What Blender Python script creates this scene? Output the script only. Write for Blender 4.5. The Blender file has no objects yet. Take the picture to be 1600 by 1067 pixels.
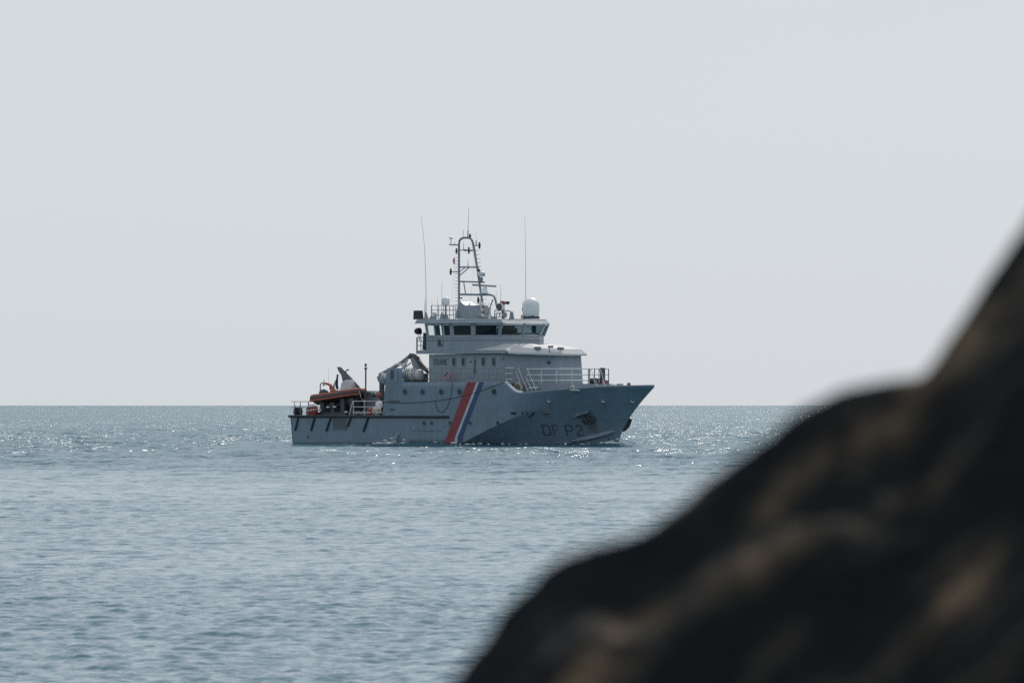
import bpy, math, random
import numpy as np
from mathutils import Vector, noise
random.seed(7)
rng = np.random.default_rng(11)
R = math.radians
scene = bpy.context.scene
col = scene.collection

# ------------------------------------------------------------------ camera, sky, sun, exposure
HC = 3.8                 # camera height above the water
D = 784.0                # distance to the ship
FPX = 300.0 / 36.0 * 1600
HZ = 632.4               # eye level in the photograph's rows
cam_d = bpy.data.cameras.new('camera')
cam = bpy.data.objects.new('camera', cam_d)
col.objects.link(cam)
cam.location = (0, 0, HC)
cam.rotation_euler = (R(90), 0, 0)
cam_d.sensor_width = 36
cam_d.lens = 300
cam_d.shift_y = (HZ - 533.5) / 1600
cam_d.clip_start = 0.5
cam_d.clip_end = 80000
cam_d.dof.use_dof = True
cam_d.dof.focus_distance = D
cam_d.dof.aperture_fstop = 9.0
scene.camera = cam

SUN_EL, SUN_AZ = 43.0, 18.0     # azimuth measured from +Y (view direction) towards +X
world = bpy.data.worlds.new('World')
scene.world = world
world.use_nodes = True
wn = world.node_tree
wn.nodes.clear()
w_out = wn.nodes.new('ShaderNodeOutputWorld')
w_bg = wn.nodes.new('ShaderNodeBackground')
w_sky = wn.nodes.new('ShaderNodeTexSky')
w_sky.sky_type = 'NISHITA'
w_sky.sun_disc = False
w_sky.sun_elevation = R(SUN_EL)
w_sky.sun_rotation = R(SUN_AZ)
w_sky.air_density = 1.0
w_sky.dust_density = 1.0
w_sky.ozone_density = 1.5
w_mix = wn.nodes.new('ShaderNodeMix')
w_mix.data_type = 'RGBA'
w_mix.inputs['Factor'].default_value = 0.88      # thin even overcast veil
w_tc = wn.nodes.new('ShaderNodeTexCoord')            # the veil is a little uneven
w_nz = wn.nodes.new('ShaderNodeTexNoise')
w_nz.inputs['Scale'].default_value = 14.0
w_nz.inputs['Detail'].default_value = 3
w_mp = wn.nodes.new('ShaderNodeMapping')
w_mp.inputs['Scale'].default_value = (1, 1, 2.2)
w_mr = wn.nodes.new('ShaderNodeMix')
w_mr.data_type = 'RGBA'
w_mr.inputs['A'].default_value = (6.05, 6.75, 7.34, 1)
w_mr.inputs['B'].default_value = (6.26, 6.80, 7.66, 1)
wn.links.new(w_tc.outputs['Generated'], w_mp.inputs['Vector'])
wn.links.new(w_mp.outputs[0], w_nz.inputs['Vector'])
wn.links.new(w_nz.outputs['Fac'], w_mr.inputs['Factor'])
wn.links.new(w_mr.outputs['Result'], w_mix.inputs['B'])
w_bg.inputs['Strength'].default_value = 0.10
wn.links.new(w_sky.outputs[0], w_mix.inputs['A'])
wn.links.new(w_mix.outputs['Result'], w_bg.inputs['Color'])
wn.links.new(w_bg.outputs[0], w_out.inputs[0])

sun_d = bpy.data.lights.new('sun', 'SUN')
sun_d.energy = 2.5
sun_d.angle = R(0.5)
sun_d.color = (1.0, 0.95, 0.88)
sun = bpy.data.objects.new('sun', sun_d)
col.objects.link(sun)
sun.rotation_euler = (R(90 - SUN_EL), 0, R(180 - SUN_AZ))

scene.view_settings.view_transform = 'Standard'
scene.view_settings.look = 'None'
scene.view_settings.gamma = 1.0
scene.view_settings.exposure = 0.0
scene.view_settings.use_curve_mapping = False
scene.cycles.max_bounces = 6
scene.cycles.use_denoising = False
scene.cycles.caustics_reflective = False
scene.cycles.caustics_refractive = False
scene.cycles.blur_glossy = 0.5

# ------------------------------------------------------------------ materials
def nodes_of(name):
    m = bpy.data.materials.new(name)
    m.use_nodes = True
    return m, m.node_tree, m.node_tree.nodes['Principled BSDF']

def paint(name, c, rough=0.5, var=0.12, scale=2.0, streak=0.0, metal=0.0, bump=0.0):
    """painted or plain surface: cloudy tone, optional vertical run marks"""
    m, nt, p = nodes_of(name)
    p.inputs['Roughness'].default_value = rough
    p.inputs['Metallic'].default_value = metal
    tc = nt.nodes.new('ShaderNodeTexCoord')
    nz = nt.nodes.new('ShaderNodeTexNoise')
    nz.inputs['Scale'].default_value = scale
    nz.inputs['Detail'].default_value = 5
    nt.links.new(tc.outputs['Object'], nz.inputs['Vector'])
    rp = nt.nodes.new('ShaderNodeMapRange')
    rp.inputs['From Min'].default_value = 0.3
    rp.inputs['From Max'].default_value = 0.7
    rp.inputs['To Min'].default_value = 1 - var
    rp.inputs['To Max'].default_value = 1 + var
    nt.links.new(nz.outputs['Fac'], rp.inputs['Value'])
    val = rp.outputs[0]
    if streak:
        mp = nt.nodes.new('ShaderNodeMapping')
        mp.inputs['Scale'].default_value = (3.0, 3.0, 0.22)
        nt.links.new(tc.outputs['Object'], mp.inputs['Vector'])
        n2 = nt.nodes.new('ShaderNodeTexNoise')
        n2.inputs['Scale'].default_value = 1.4
        n2.inputs['Detail'].default_value = 4
        nt.links.new(mp.outputs[0], n2.inputs['Vector'])
        r2 = nt.nodes.new('ShaderNodeMapRange')
        r2.inputs['From Min'].default_value = 0.35
        r2.inputs['From Max'].default_value = 0.65
        r2.inputs['To Min'].default_value = 1 - streak
        r2.inputs['To Max'].default_value = 1 + streak
        nt.links.new(n2.outputs['Fac'], r2.inputs['Value'])
        mu = nt.nodes.new('ShaderNodeMath')
        mu.operation = 'MULTIPLY'
        nt.links.new(val, mu.inputs[0])
        nt.links.new(r2.outputs[0], mu.inputs[1])
        val = mu.outputs[0]
    vm = nt.nodes.new('ShaderNodeVectorMath')
    vm.operation = 'SCALE'
    vm.inputs[0].default_value = c
    nt.links.new(val, vm.inputs['Scale'])
    nt.links.new(vm.outputs[0], p.inputs['Base Color'])
    if bump:
        b = nt.nodes.new('ShaderNodeBump')
        b.inputs['Strength'].default_value = bump
        b.inputs['Distance'].default_value = 0.05
        nt.links.new(nz.outputs['Fac'], b.inputs['Height'])
        nt.links.new(b.outputs[0], p.inputs['Normal'])
    m['tail'] = 0
    return m

M = {}
M['house'] = paint('grey_house_paint', (0.262, 0.302, 0.342), 0.45, 0.07, 0.9, 0.05)
M['roofpaint'] = paint('pale_roof_paint', (0.56, 0.555, 0.55), 0.6, 0.06, 1.2)
M['white'] = paint('white_paint', (0.78, 0.79, 0.79), 0.4, 0.04, 2.0)
M['offwhite'] = paint('worn_white', (0.6, 0.6, 0.57), 0.5, 0.1, 3.0)
M['cream'] = paint('cream_plastic', (0.62, 0.57, 0.44), 0.5, 0.1, 3.0)
M['rubber'] = paint('dark_rubber', (0.028, 0.036, 0.042), 0.7, 0.2, 2.0)
M['black'] = paint('black_paint', (0.015, 0.017, 0.02), 0.5, 0.2, 4.0)
M['mast'] = paint('mast_grey', (0.20, 0.25, 0.29), 0.45, 0.08, 3.0)
M['midgrey'] = paint('equipment_grey', (0.22, 0.24, 0.26), 0.5, 0.12, 3.0)
M['darkgrey'] = paint('dark_equipment', (0.06, 0.07, 0.08), 0.55, 0.15, 3.0)
M['rail'] = paint('rail_steel', (0.70, 0.71, 0.72), 0.35, 0.1, 5.0)
M['railgrey'] = paint('rail_grey', (0.18, 0.21, 0.24), 0.4, 0.1, 5.0)
M['deck'] = paint('deck_paint', (0.13, 0.15, 0.16), 0.8, 0.15, 2.0)
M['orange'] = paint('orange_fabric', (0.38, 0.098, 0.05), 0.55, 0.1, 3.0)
M['redpaint'] = paint('red_paint', (0.27, 0.045, 0.04), 0.5, 0.12, 3.0)
M['darkred'] = paint('faded_red_paint', (0.30, 0.09, 0.09), 0.5, 0.1, 1.0, 0.05)
M['stripe_red'] = paint('stripe_red', (0.235, 0.042, 0.052), 0.5, 0.08, 1.0, 0.06)
M['stripe_white'] = paint('stripe_white', (0.46, 0.50, 0.56), 0.5, 0.06, 1.0, 0.06)
M['stripe_blue'] = paint('stripe_blue', (0.030, 0.066, 0.150), 0.5, 0.08, 1.0, 0.06)
M['letters'] = paint('dark_lettering', (0.062, 0.080, 0.095), 0.5, 0.15, 2.0)
M['rope'] = paint('dark_rope', (0.05, 0.06, 0.07), 0.9, 0.15, 4.0)
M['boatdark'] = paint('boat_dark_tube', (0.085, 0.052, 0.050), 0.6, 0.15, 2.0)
M['flagblue'] = paint('flag_blue', (0.03, 0.045, 0.11), 0.9, 0.15, 4.0)
M['flagred'] = paint('flag_red', (0.5, 0.07, 0.07), 0.9, 0.15, 4.0)
M['green'] = paint('signal_green', (0.02, 0.11, 0.08), 0.5, 0.1, 4.0)
M['ochre'] = paint('faded_ochre_marks', (0.24, 0.22, 0.16), 0.6, 0.15, 3.0)
M['pale'] = paint('pale_metal', (0.55, 0.57, 0.58), 0.3, 0.1, 3.0, 0, 0.4)

# dark tinted glass: see-through but mostly mirror-like
def glass_mat(name, tint, gl):
    m, nt, p = nodes_of(name)
    nt.nodes.remove(p)
    out = nt.nodes['Material Output']
    tr = nt.nodes.new('ShaderNodeBsdfTransparent')
    tr.inputs[0].default_value = tint
    g = nt.nodes.new('ShaderNodeBsdfGlossy')
    g.inputs['Roughness'].default_value = 0.03
    g.inputs['Color'].default_value = (0.8, 0.9, 0.95, 1)
    fr = nt.nodes.new('ShaderNodeFresnel')
    fr.inputs[0].default_value = 1.5
    ad = nt.nodes.new('ShaderNodeMath')
    ad.operation = 'ADD'
    ad.inputs[1].default_value = gl
    mx = nt.nodes.new('ShaderNodeMixShader')
    ge = nt.nodes.new('ShaderNodeNewGeometry')
    bk = nt.nodes.new('ShaderNodeMath'); bk.operation = 'SUBTRACT'; bk.use_clamp = True
    nt.links.new(fr.outputs[0], bk.inputs[0]); nt.links.new(ge.outputs['Backfacing'], bk.inputs[1])
    nt.links.new(bk.outputs[0], ad.inputs[0])
    nt.links.new(ad.outputs[0], mx.inputs[0])
    nt.links.new(tr.outputs[0], mx.inputs[1])
    nt.links.new(g.outputs[0], mx.inputs[2])
    nt.links.new(mx.outputs[0], out.inputs[0])
    return m
M['glass'] = glass_mat('bridge_glass', (0.42, 0.52, 0.55, 1), 0.0)
M['farglass'] = glass_mat('far_bridge_glass', (0.22, 0.30, 0.33, 1), 0.0)
M['clear'] = glass_mat('clear_glass', (0.90, 0.95, 0.93, 1), 0.0)
M['darkglass'] = paint('porthole_glass', (0.018, 0.028, 0.035), 0.1, 0.05, 2.0)

# hull: grey-blue paint, dark boot top, run marks and rust where the water drains
def hull_mat():
    m = paint('hull_grey_paint', (0.155, 0.213, 0.264), 0.42, 0.07, 0.45, 0.075)
    nt = m.node_tree
    p = nt.nodes['Principled BSDF']
    src = p.inputs['Base Color'].links[0].from_socket
    dn = nt.nodes.new('ShaderNodeTexNoise'); dn.inputs['Scale'].default_value = 1.1; dn.inputs['Detail'].default_value = 2
    dt = nt.nodes.new('ShaderNodeTexCoord'); nt.links.new(dt.outputs['Object'], dn.inputs['Vector'])
    db = nt.nodes.new('ShaderNodeBump'); db.inputs['Strength'].default_value = 0.35; db.inputs['Distance'].default_value = 0.12
    nt.links.new(dn.outputs['Fac'], db.inputs['Height']); nt.links.new(db.outputs[0], p.inputs['Normal'])
    tc = nt.nodes.new('ShaderNodeTexCoord')
    sp = nt.nodes.new('ShaderNodeSeparateXYZ')
    nt.links.new(tc.outputs['Object'], sp.inputs[0])
    nz = nt.nodes.new('ShaderNodeTexNoise')
    nz.inputs['Scale'].default_value = 1.3
    nz.inputs['Detail'].default_value = 6
    nt.links.new(tc.outputs['Object'], nz.inputs['Vector'])
    # boot top
    ad = nt.nodes.new('ShaderNodeMath')
    ad.operation = 'MULTIPLY_ADD'
    ad.inputs[1].default_value = 0.16
    nt.links.new(nz.outputs['Fac'], ad.inputs[0])
    nt.links.new(sp.outputs['Z'], ad.inputs[2])
    mr = nt.nodes.new('ShaderNodeMapRange')
    mr.inputs['From Min'].default_value = 0.30
    mr.inputs['From Max'].default_value = 0.38
    mr.inputs['To Min'].default_value = 1
    mr.inputs['To Max'].default_value = 0
    nt.links.new(ad.outputs[0], mr.inputs['Value'])
    mx = nt.nodes.new('ShaderNodeMix')
    mx.data_type = 'RGBA'
    nt.links.new(mr.outputs[0], mx.inputs['Factor'])
    nt.links.new(src, mx.inputs['A'])
    mx.inputs['B'].default_value = (0.03, 0.04, 0.045, 1)
    last = mx.outputs['Result']
    m['spots'] = 0
    def stain(cx, cz, rx, rz, colr, amt, last):
        vals = []
        for sock, c, r in (('X', cx, rx), ('Z', cz, rz)):
            s = nt.nodes.new('ShaderNodeMath'); s.operation = 'SUBTRACT'; s.inputs[1].default_value = c
            nt.links.new(sp.outputs[sock], s.inputs[0])
            d = nt.nodes.new('ShaderNodeMath'); d.operation = 'DIVIDE'; d.inputs[1].default_value = r
            nt.links.new(s.outputs[0], d.inputs[0])
            q = nt.nodes.new('ShaderNodeMath'); q.operation = 'MULTIPLY'
            nt.links.new(d.outputs[0], q.inputs[0]); nt.links.new(d.outputs[0], q.inputs[1])
            vals.append(q.outputs[0])
        a = nt.nodes.new('ShaderNodeMath'); a.operation = 'ADD'
        nt.links.new(vals[0], a.inputs[0]); nt.links.new(vals[1], a.inputs[1])
        # only the starboard and port skins, broken up by noise
        w = nt.nodes.new('ShaderNodeMath'); w.operation = 'MULTIPLY_ADD'; w.inputs[1].default_value = 1.2
        nt.links.new(nz.outputs['Fac'], w.inputs[0]); nt.links.new(a.outputs[0], w.inputs[2])
        g = nt.nodes.new('ShaderNodeMapRange')
        g.inputs['From Min'].default_value = 0.5; g.inputs['From Max'].default_value = 1.6
        g.inputs['To Min'].default_value = amt; g.inputs['To Max'].default_value = 0
        nt.links.new(w.outputs[0], g.inputs['Value'])
        x = nt.nodes.new('ShaderNodeMix'); x.data_type = 'RGBA'
        nt.links.new(g.outputs[0], x.inputs['Factor']); nt.links.new(last, x.inputs['A'])
        x.inputs['B'].default_value = colr
        return x.outputs['Result']
    return m, nt, p, last, stain
HULL = hull_mat()
M['hull'] = HULL[0]

# ------------------------------------------------------------------ mesh building
class MB:
    def __init__(s):
        s.v = []; s.f = []; s.sm = []
    def add(s, vs, fs, smooth=False):
        o = len(s.v)
        s.v += [tuple(map(float, p)) for p in vs]
        s.f += [tuple(i + o for i in f) for f in fs]
        s.sm += [smooth] * len(fs)
        return s
    def box(s, x0, x1, y0, y1, z0, z1):
        v = [(x, y, z) for z in (z0, z1) for y in (y0, y1) for x in (x0, x1)]
        return s.add(v, [(0, 2, 3, 1), (4, 5, 7, 6), (0, 1, 5, 4), (2, 6, 7, 3), (0, 4, 6, 2), (1, 3, 7, 5)])
    def loft(s, a, b, cap0=True, cap1=True, smooth=False):
        n = len(a)
        fs = [(i, (i + 1) % n, n + (i + 1) % n, n + i) for i in range(n)]
        if cap0: fs.append(tuple(range(n - 1, -1, -1)))
        if cap1: fs.append(tuple(range(n, 2 * n)))
        return s.add(list(a) + list(b), fs, smooth)
    def prism_xz(s, poly, y0, y1):
        return s.loft([(x, y0, z) for x, z in poly], [(x, y1, z) for x, z in poly])
    def slab(s, poly, z0, z1, poly1=None):
        return s.loft([(x, y, z0) for x, y in poly], [(x, y, z1) for x, y in (poly1 or poly)])
    def tube(s, pts, r, n=6, cap=True):
        pts = [Vector(p) for p in pts]
        rs = r if isinstance(r, (list, tuple)) else [r] * len(pts)
        rings = []
        up = Vector((0.13, 0.31, 0.94))
        for i, p in enumerate(pts):
            d = (pts[min(i + 1, len(pts) - 1)] - pts[max(i - 1, 0)])
            d = d.normalized() if d.length > 1e-9 else Vector((0, 0, 1))
            if abs(d.dot(up)) > 0.98: up = Vector((1, 0.2, 0))
            u = d.cross(up).normalized(); w = d.cross(u).normalized()
            rings.append([p + (u * math.cos(2 * math.pi * k / n) + w * math.sin(2 * math.pi * k / n)) * rs[i] for k in range(n)])
        vs = [q for ring in rings for q in ring]
        fs = []
        for i in range(len(rings) - 1):
            for k in range(n):
                a, b = i * n + k, i * n + (k + 1) % n
                fs.append((a, b, b + n, a + n))
        s.add(vs, fs, True)
        if cap:
            s.add(rings[0], [tuple(range(n - 1, -1, -1))]); s.add(rings[-1], [tuple(range(n))])
        return s
    def lathe(s, c, prof, n=16, axis='z', smooth=True):
        vs = []
        for r, h in prof:
            for k in range(n):
                a = 2 * math.pi * k / n
                q = (r * math.cos(a), r * math.sin(a), h)
                if axis == 'x': q = (q[2], q[0], q[1])
                elif axis == 'y': q = (q[0], q[2], q[1])
                vs.append((c[0] + q[0], c[1] + q[1], c[2] + q[2]))
        fs = []
        for i in range(len(prof) - 1):
            for k in range(n):
                a, b = i * n + k, i * n + (k + 1) % n
                fs.append((a, b, b + n, a + n))
        return s.add(vs, fs, smooth)
    def ball(s, c, r, n=10, m=6, sc=(1, 1, 1)):
        prof = [(r * math.sin(math.pi * i / m) + 1e-4, -r * math.cos(math.pi * i / m)) for i in range(m + 1)]
        o = len(s.v)
        s.lathe((0, 0, 0), prof, n)
        for i in range(o, len(s.v)):
            p = s.v[i]
            s.v[i] = (c[0] + p[0] * sc[0], c[1] + p[1] * sc[1], c[2] + p[2] * sc[2])
        return s
    def torus(s, c, R0, r, axis='y', n=18, m=8):
        pts = []
        for k in range(n):
            a = 2 * math.pi * k / n
            for j in range(m):
                b = 2 * math.pi * j / m
                q = ((R0 + r * math.cos(b)) * math.cos(a), (R0 + r * math.cos(b)) * math.sin(a), r * math.sin(b))
                if axis == 'y': q = (q[0], q[2], q[1])
                elif axis == 'x': q = (q[2], q[0], q[1])
                pts.append((c[0] + q[0], c[1] + q[1], c[2] + q[2]))
        fs = [(k * m + j, ((k + 1) % n) * m + j, ((k + 1) % n) * m + (j + 1) % m, k * m + (j + 1) % m) for k in range(n) for j in range(m)]
        return s.add(pts, fs, True)
    def build(s, name, mat, parent=None, bevel=0.0):
        me = bpy.data.meshes.new(name)
        me.from_pydata(s.v, [], s.f)
        me.polygons.foreach_set('use_smooth', s.sm)
        me.materials.append(mat)
        me.update()
        ob = bpy.data.objects.new(name, me)
        col.objects.link(ob)
        if parent: ob.parent = parent
        if bevel:
            bm = ob.modifiers.new('bevel', 'BEVEL')
            bm.width = bevel; bm.segments = 2; bm.limit_method = 'ANGLE'
        return ob

def tag(o, label=None, cat=None, group=None, kind=None):
    if label: o['label'] = label
    if cat: o['category'] = cat
    if group: o['group'] = group
    if kind: o['kind'] = kind
    return o

# ------------------------------------------------------------------ ship frame: x forward, y to port, z up
A = R(40)
CA, SA = math.cos(A), math.sin(A)
B0 = 4.8
L = 39.0
for _ in range(30):
    OY = D + 0.5 * L * SA
    u1 = (453.5 - 800) / FPX; u2 = (1021.5 - 800) / FPX
    OX = u1 * (OY - B0 * CA) + B0 * SA
    L = (u2 * OY - OX) / (CA + u2 * SA)

def LP(px, py, y):
    """point of the ship's plane y = const seen at a place of the photograph"""
    u = (px - 800) / FPX; v = (HZ - py) / FPX
    x = (u * (OY + y * CA) - OX - y * SA) / (CA + u * SA)
    Y = OY - x * SA + y * CA
    return Vector((x, y, HC + v * Y))
def X(px, y=-B0): return LP(px, 650, y)[0]
def Z(py, px=740, y=-B0): return LP(px, py, y)[2]
def YX(px, py, x):
    """point of the plane x = const"""
    u = (px - 800) / FPX; v = (HZ - py) / FPX
    y = (OX + x * CA - u * (OY - x * SA)) / (u * CA - SA)
    Y = OY - x * SA + y * CA
    return Vector((x, y, HC + v * Y))

X0, XW = 0.52 * L, 0.30 * L
STEM = [(-1.2, LP(962.5, 697.5, 0)[0] - 0.5)] + [(LP(px, py, 0)[2], LP(px, py, 0)[0]) for px, py in
        ((965, 697.5), (968.5, 685), (973, 671), (981, 657), (989.5, 643), (1004.5, 624), (1021.5, 604.5))]
SZ = [a for a, b in STEM]; SX = [b for a, b in STEM]
def stem(z): return float(np.interp(z, SZ, SX))
def bt(x):
    t = min(max((x - X0) / (L - X0), 0), 1)
    return B0 * max(1 - t ** 2.5, 0) ** 0.70
def bw(x):
    t = min(max((x - XW) / (L - XW), 0), 1)
    return (B0 - 0.10) * max(1 - t ** 1.42, 0)
XC1, XC2 = X(717), X(862) - 1.5
def zc(x):
    if x <= XC1 - 2: return 0.25
    t = (x - XC1) / (XC2 - XC1)
    return max(0.25, 0.15 + 3.2 * t) if t < 1 else 3.35 + 0.95 * (1 - math.exp(-(t - 1) * 2.2))
def bc(x):
    # above the chine nearly upright amidships; forward the knuckle fades into one even flare
    t = min(max((x - XC2 + 3.0) / 6.0, 0), 1)
    t = t * t * (3 - 2 * t)
    m = 0.97 * (1 - t) + t * min(0.97, (zc(x) / zt(x)) ** 0.95)
    return bw(x) + (bt(x) - bw(x)) * m
ZT = []   # bulwark top profile (x, z), filled below
def zt(x): return float(np.interp(x, [a for a, b in ZT], [b for a, b in ZT]))
def xs(xp, z):
    """waterline coordinate -> real x at height z"""
    if xp > X0: return X0 + (xp - X0) * (stem(z) - X0) / (L - X0)
    if xp < 3: return xp + 0.32 * (1 - z / 2.75) * (1 - xp / 3)
    return xp
def bp(xp, z):
    c = zc(xp)
    if z < c:
        t = max(z, 0) / c
        return bw(xp) + (bc(xp) - bw(xp)) * t
    t = (z - c) / max(zt(xp) - c, 0.3)
    return bc(xp) + (bt(xp) - bc(xp)) * min(t, 1) ** 1.05
def BH(x, z):
    s = stem(z)
    if x > X0: xp = X0 + (x - X0) * (L - X0) / (s - X0)
    else: xp = x
    if xp >= L: return 0.0
    return bp(xp, z)
def HP(px, py, off=0.02):
    """nearest point of the starboard hull skin seen at a place of the photograph, moved outwards by off"""
    f = lambda y: y + BH(*(lambda q: (q[0], q[2]))(LP(px, py, y)))
    y0 = -B0 - 0.3; lo = hi = None
    for k in range(1, 81):
        y1 = -B0 - 0.3 + (B0 + 0.3) * k / 80
        if f(y1) >= 0: lo, hi = y0, y1; break
        y0 = y1
    if lo is None: lo, hi = -0.2, 0
    for _ in range(22):
        m = 0.5 * (lo + hi)
        if f(m) >= 0: hi = m
        else: lo = m
    p = LP(px, py, 0.5 * (lo + hi))
    e = 0.05
    dx = (BH(p[0] + e, p[2]) - BH(p[0] - e, p[2])) / (2 * e); dz = (BH(p[0], p[2] + e) - BH(p[0], p[2] - e)) / (2 * e)
    n = Vector((-dx, -1, -dz)).normalized()
    return p + n * off
ZAFT = Z(650.2, 520)
ZT += [(0, ZAFT), (X(597.8), ZAFT), (X(598.6), Z(640, 600)), (X(604.2), Z(577, 605)), (X(606), Z(575, 605)), (X(628.4), Z(575, 628)),
       (X(628.8), Z(597, 628)), (X(788), Z(596.5, 780))]
for px, py in ((792, 598.5), (796, 602.6), (801, 607.5), (806.5, 611), (815, 612.6), (840, 610.8), (870, 608.6), (910, 605.6), (950, 603), (985, 601), (1003, 601.2), (1021.5, 604.2)):
    ZT.append((0, 0)); ZT.pop()
    # find x where the top edge y = -bt(x) is seen there
    lo = None
    for k in range(400):
        y = -B0 + B0 * k / 400
        q = LP(px, py, y)
        if bt(min(q[0], L)) + y >= 0 or q[0] >= L: lo = q; break
    q = lo or LP(px, py, 0)
    if min(q[0], L) > ZT[-1][0] + 0.02: ZT.append((min(q[0], L), q[2]))
if ZT[-1][0] < L: ZT.append((L, LP(1021.5, 604.2, 0)[2]))

# ------------------------------------------------------------------ the sea
def build_sea():
    ys = [0.0, 30, 60, 80, 92, 100]
    y = 106.0
    while y < 40000:
        ys.append(y)
        y += 0.1 if y < 165 else 0.13 if y < 190 else (0.2 if y < 340 else (0.36 if y < 640 else (0.62 if y < 1150 else min(0.62 + (y - 1150) * 0.008, 0.0045 * y))))
    ys = np.array(ys)
    inner = np.linspace(-0.071, 0.071, 321)
    k = np.arange(1, 15)
    outer = 0.071 * 1.28 ** k
    us = np.concatenate([-outer[::-1], inner, outer])
    Yg, U = np.meshgrid(ys, us, indexing='ij')
    Xg = U * (Yg + 25)
    Y2 = Yg.copy()
    Y2[0] = -4000; Xg[0] = us * 25000
    dy = np.gradient(ys)[:, None]
    dx = np.gradient(us)[None, :] * (Yg + 25)
    h = np.zeros_like(Xg); hx = np.zeros_like(Xg)
    chop = 0.55 + 0.45 / (1 + np.exp(-(Yg - 470) / 60.0))      # sheltered near the shore
    wind = R(250)
    for lam, amp, cnt, spread in ((46, .085, 5, .3), (24, .060, 6, .35), (11, .036, 8, .5), (6, .024, 8, .6), (3.2, .021, 12, .7), (1.9, .0115, 18, .85), (1.1, .0125, 26, .95), (0.68, .0130, 32, 1.0), (0.42, .0098, 32, 1.1), (0.29, .0062, 28, 1.2)):
        for i in range(cnt):
            l = lam * math.exp(rng.normal(0, .18)); th = wind + rng.normal(0, spread)
            kx, ky = math.cos(th) * 2 * math.pi / l, math.sin(th) * 2 * math.pi / l
            ph = rng.uniform(0, 2 * math.pi)
            a = amp * rng.uniform(.6, 1.3) / math.sqrt(cnt) * 1.9
            res = np.minimum(1, np.maximum(0, (l / np.maximum(dy * abs(math.sin(th)) + 1e-6, dx * abs(math.cos(th))) - 2.2) / 2.0))
            c = np.sin(kx * Xg + ky * Y2 + ph)
            h += a * res * (chop if lam < 3 else chop * chop) * (c + 0.22 * (c * c - 0.5))
    h[:6] *= 0
    n0, n1 = Xg.shape
    me = bpy.data.meshes.new('sea')
    co = np.stack([Xg, Y2, h], -1).reshape(-1, 3).astype(np.float32)
    i = np.arange(n0 * n1).reshape(n0, n1)
    q = np.stack([i[:-1, :-1], i[:-1, 1:], i[1:, 1:], i[1:, :-1]], -1).reshape(-1, 4).astype(np.int32)
    me.vertices.add(len(co)); me.vertices.foreach_set('co', co.ravel())
    me.loops.add(q.size); me.loops.foreach_set('vertex_index', q.ravel())
    me.polygons.add(len(q)); me.polygons.foreach_set('loop_start', np.arange(0, q.size, 4, dtype=np.int32))
    me.polygons.foreach_set('use_smooth', np.ones(len(q), dtype=bool))
    me.update(calc_edges=True)
    ob = bpy.data.objects.new('sea', me)
    col.objects.link(ob)
    print('sea verts', len(co))
    # water: dark teal body, rippled mirror; small waves as a slope field
    m, nt, p = nodes_of('sea_water')
    p.inputs['Base Color'].default_value = (0.031, 0.110, 0.144, 1)
    p.inputs['Roughness'].default_value = 0.17
    p.inputs['IOR'].default_value = 1.333
    geo = nt.nodes.new('ShaderNodeNewGeometry')
    def vmath(op, a, b=None, scale=None):
        n = nt.nodes.new('ShaderNodeVectorMath'); n.operation = op
        for s, val in ((0, a), (1, b)):
            if val is None: continue
            if isinstance(val, tuple): n.inputs[s].default_value = val
            else: nt.links.new(val, n.inputs[s])
        if scale is not None:
            if isinstance(scale, (int, float)): n.inputs['Scale'].default_value = scale
            else: nt.links.new(scale, n.inputs['Scale'])
        return n.outputs[0]
    def slope(scale, stretch, k, detail):
        mp = nt.nodes.new('ShaderNodeMapping')
        mp.inputs['Scale'].default_value = (stretch, 1, 1)
        mp.inputs['Rotation'].default_value = (0, 0, R(18))
        nt.links.new(geo.outputs['Position'], mp.inputs['Vector'])
        nz = nt.nodes.new('ShaderNodeTexNoise')
        nz.inputs['Scale'].default_value = scale
        nz.inputs['Detail'].default_value = detail
        nz.inputs['Roughness'].default_value = 0.6
        nt.links.new(mp.outputs[0], nz.inputs['Vector'])
        v = vmath('SUBTRACT', nz.outputs['Color'], (0.5, 0.5, 0.5))
        return vmath('MULTIPLY', v, (k * 0.8, k, 0))
    s1 = slope(0.9, 0.55, SEA_K[0], 2)
    s2 = slope(2.6, 0.5, SEA_K[1], 3)
    s3 = slope(10.0, 0.8, SEA_K[4], 2)
    tot = vmath('ADD', vmath('ADD', s1, s2), s3)
    sp = nt.nodes.new('ShaderNodeSeparateXYZ')
    nt.links.new(geo.outputs['Position'], sp.inputs[0])
    # wind reaches the open water, the cove in front is calmer; gust patches on both
    gn = nt.nodes.new('ShaderNodeTexNoise')
    gn.inputs['Scale'].default_value = 0.016
    gn.inputs['Detail'].default_value = 4
    mpg = nt.nodes.new('ShaderNodeMapping'); mpg.inputs['Scale'].default_value = (1.0, 0.45, 1)
    nt.links.new(geo.outputs['Position'], mpg.inputs['Vector'])
    nt.links.new(mpg.outputs[0], gn.inputs['Vector'])
    yy = nt.nodes.new('ShaderNodeMath'); yy.operation = 'MULTIPLY_ADD'; yy.inputs[1].default_value = 380
    nt.links.new(gn.outputs['Fac'], yy.inputs[0]); nt.links.new(sp.outputs['Y'], yy.inputs[2])
    w1 = nt.nodes.new('ShaderNodeMapRange'); w1.interpolation_type = 'SMOOTHSTEP'
    w1.inputs['From Min'].default_value = 590; w1.inputs['From Max'].default_value = 950
    w1.inputs['To Min'].default_value = SEA_K[2]; w1.inputs['To Max'].default_value = SEA_K[3]
    nt.links.new(yy.outputs[0], w1.inputs['Value'])
    g2 = nt.nodes.new('ShaderNodeMapRange')
    g2.inputs['From Min'].default_value = 0.3; g2.inputs['From Max'].default_value = 0.7
    g2.inputs['To Min'].default_value = 0.7; g2.inputs['To Max'].default_value = 1.3
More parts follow.
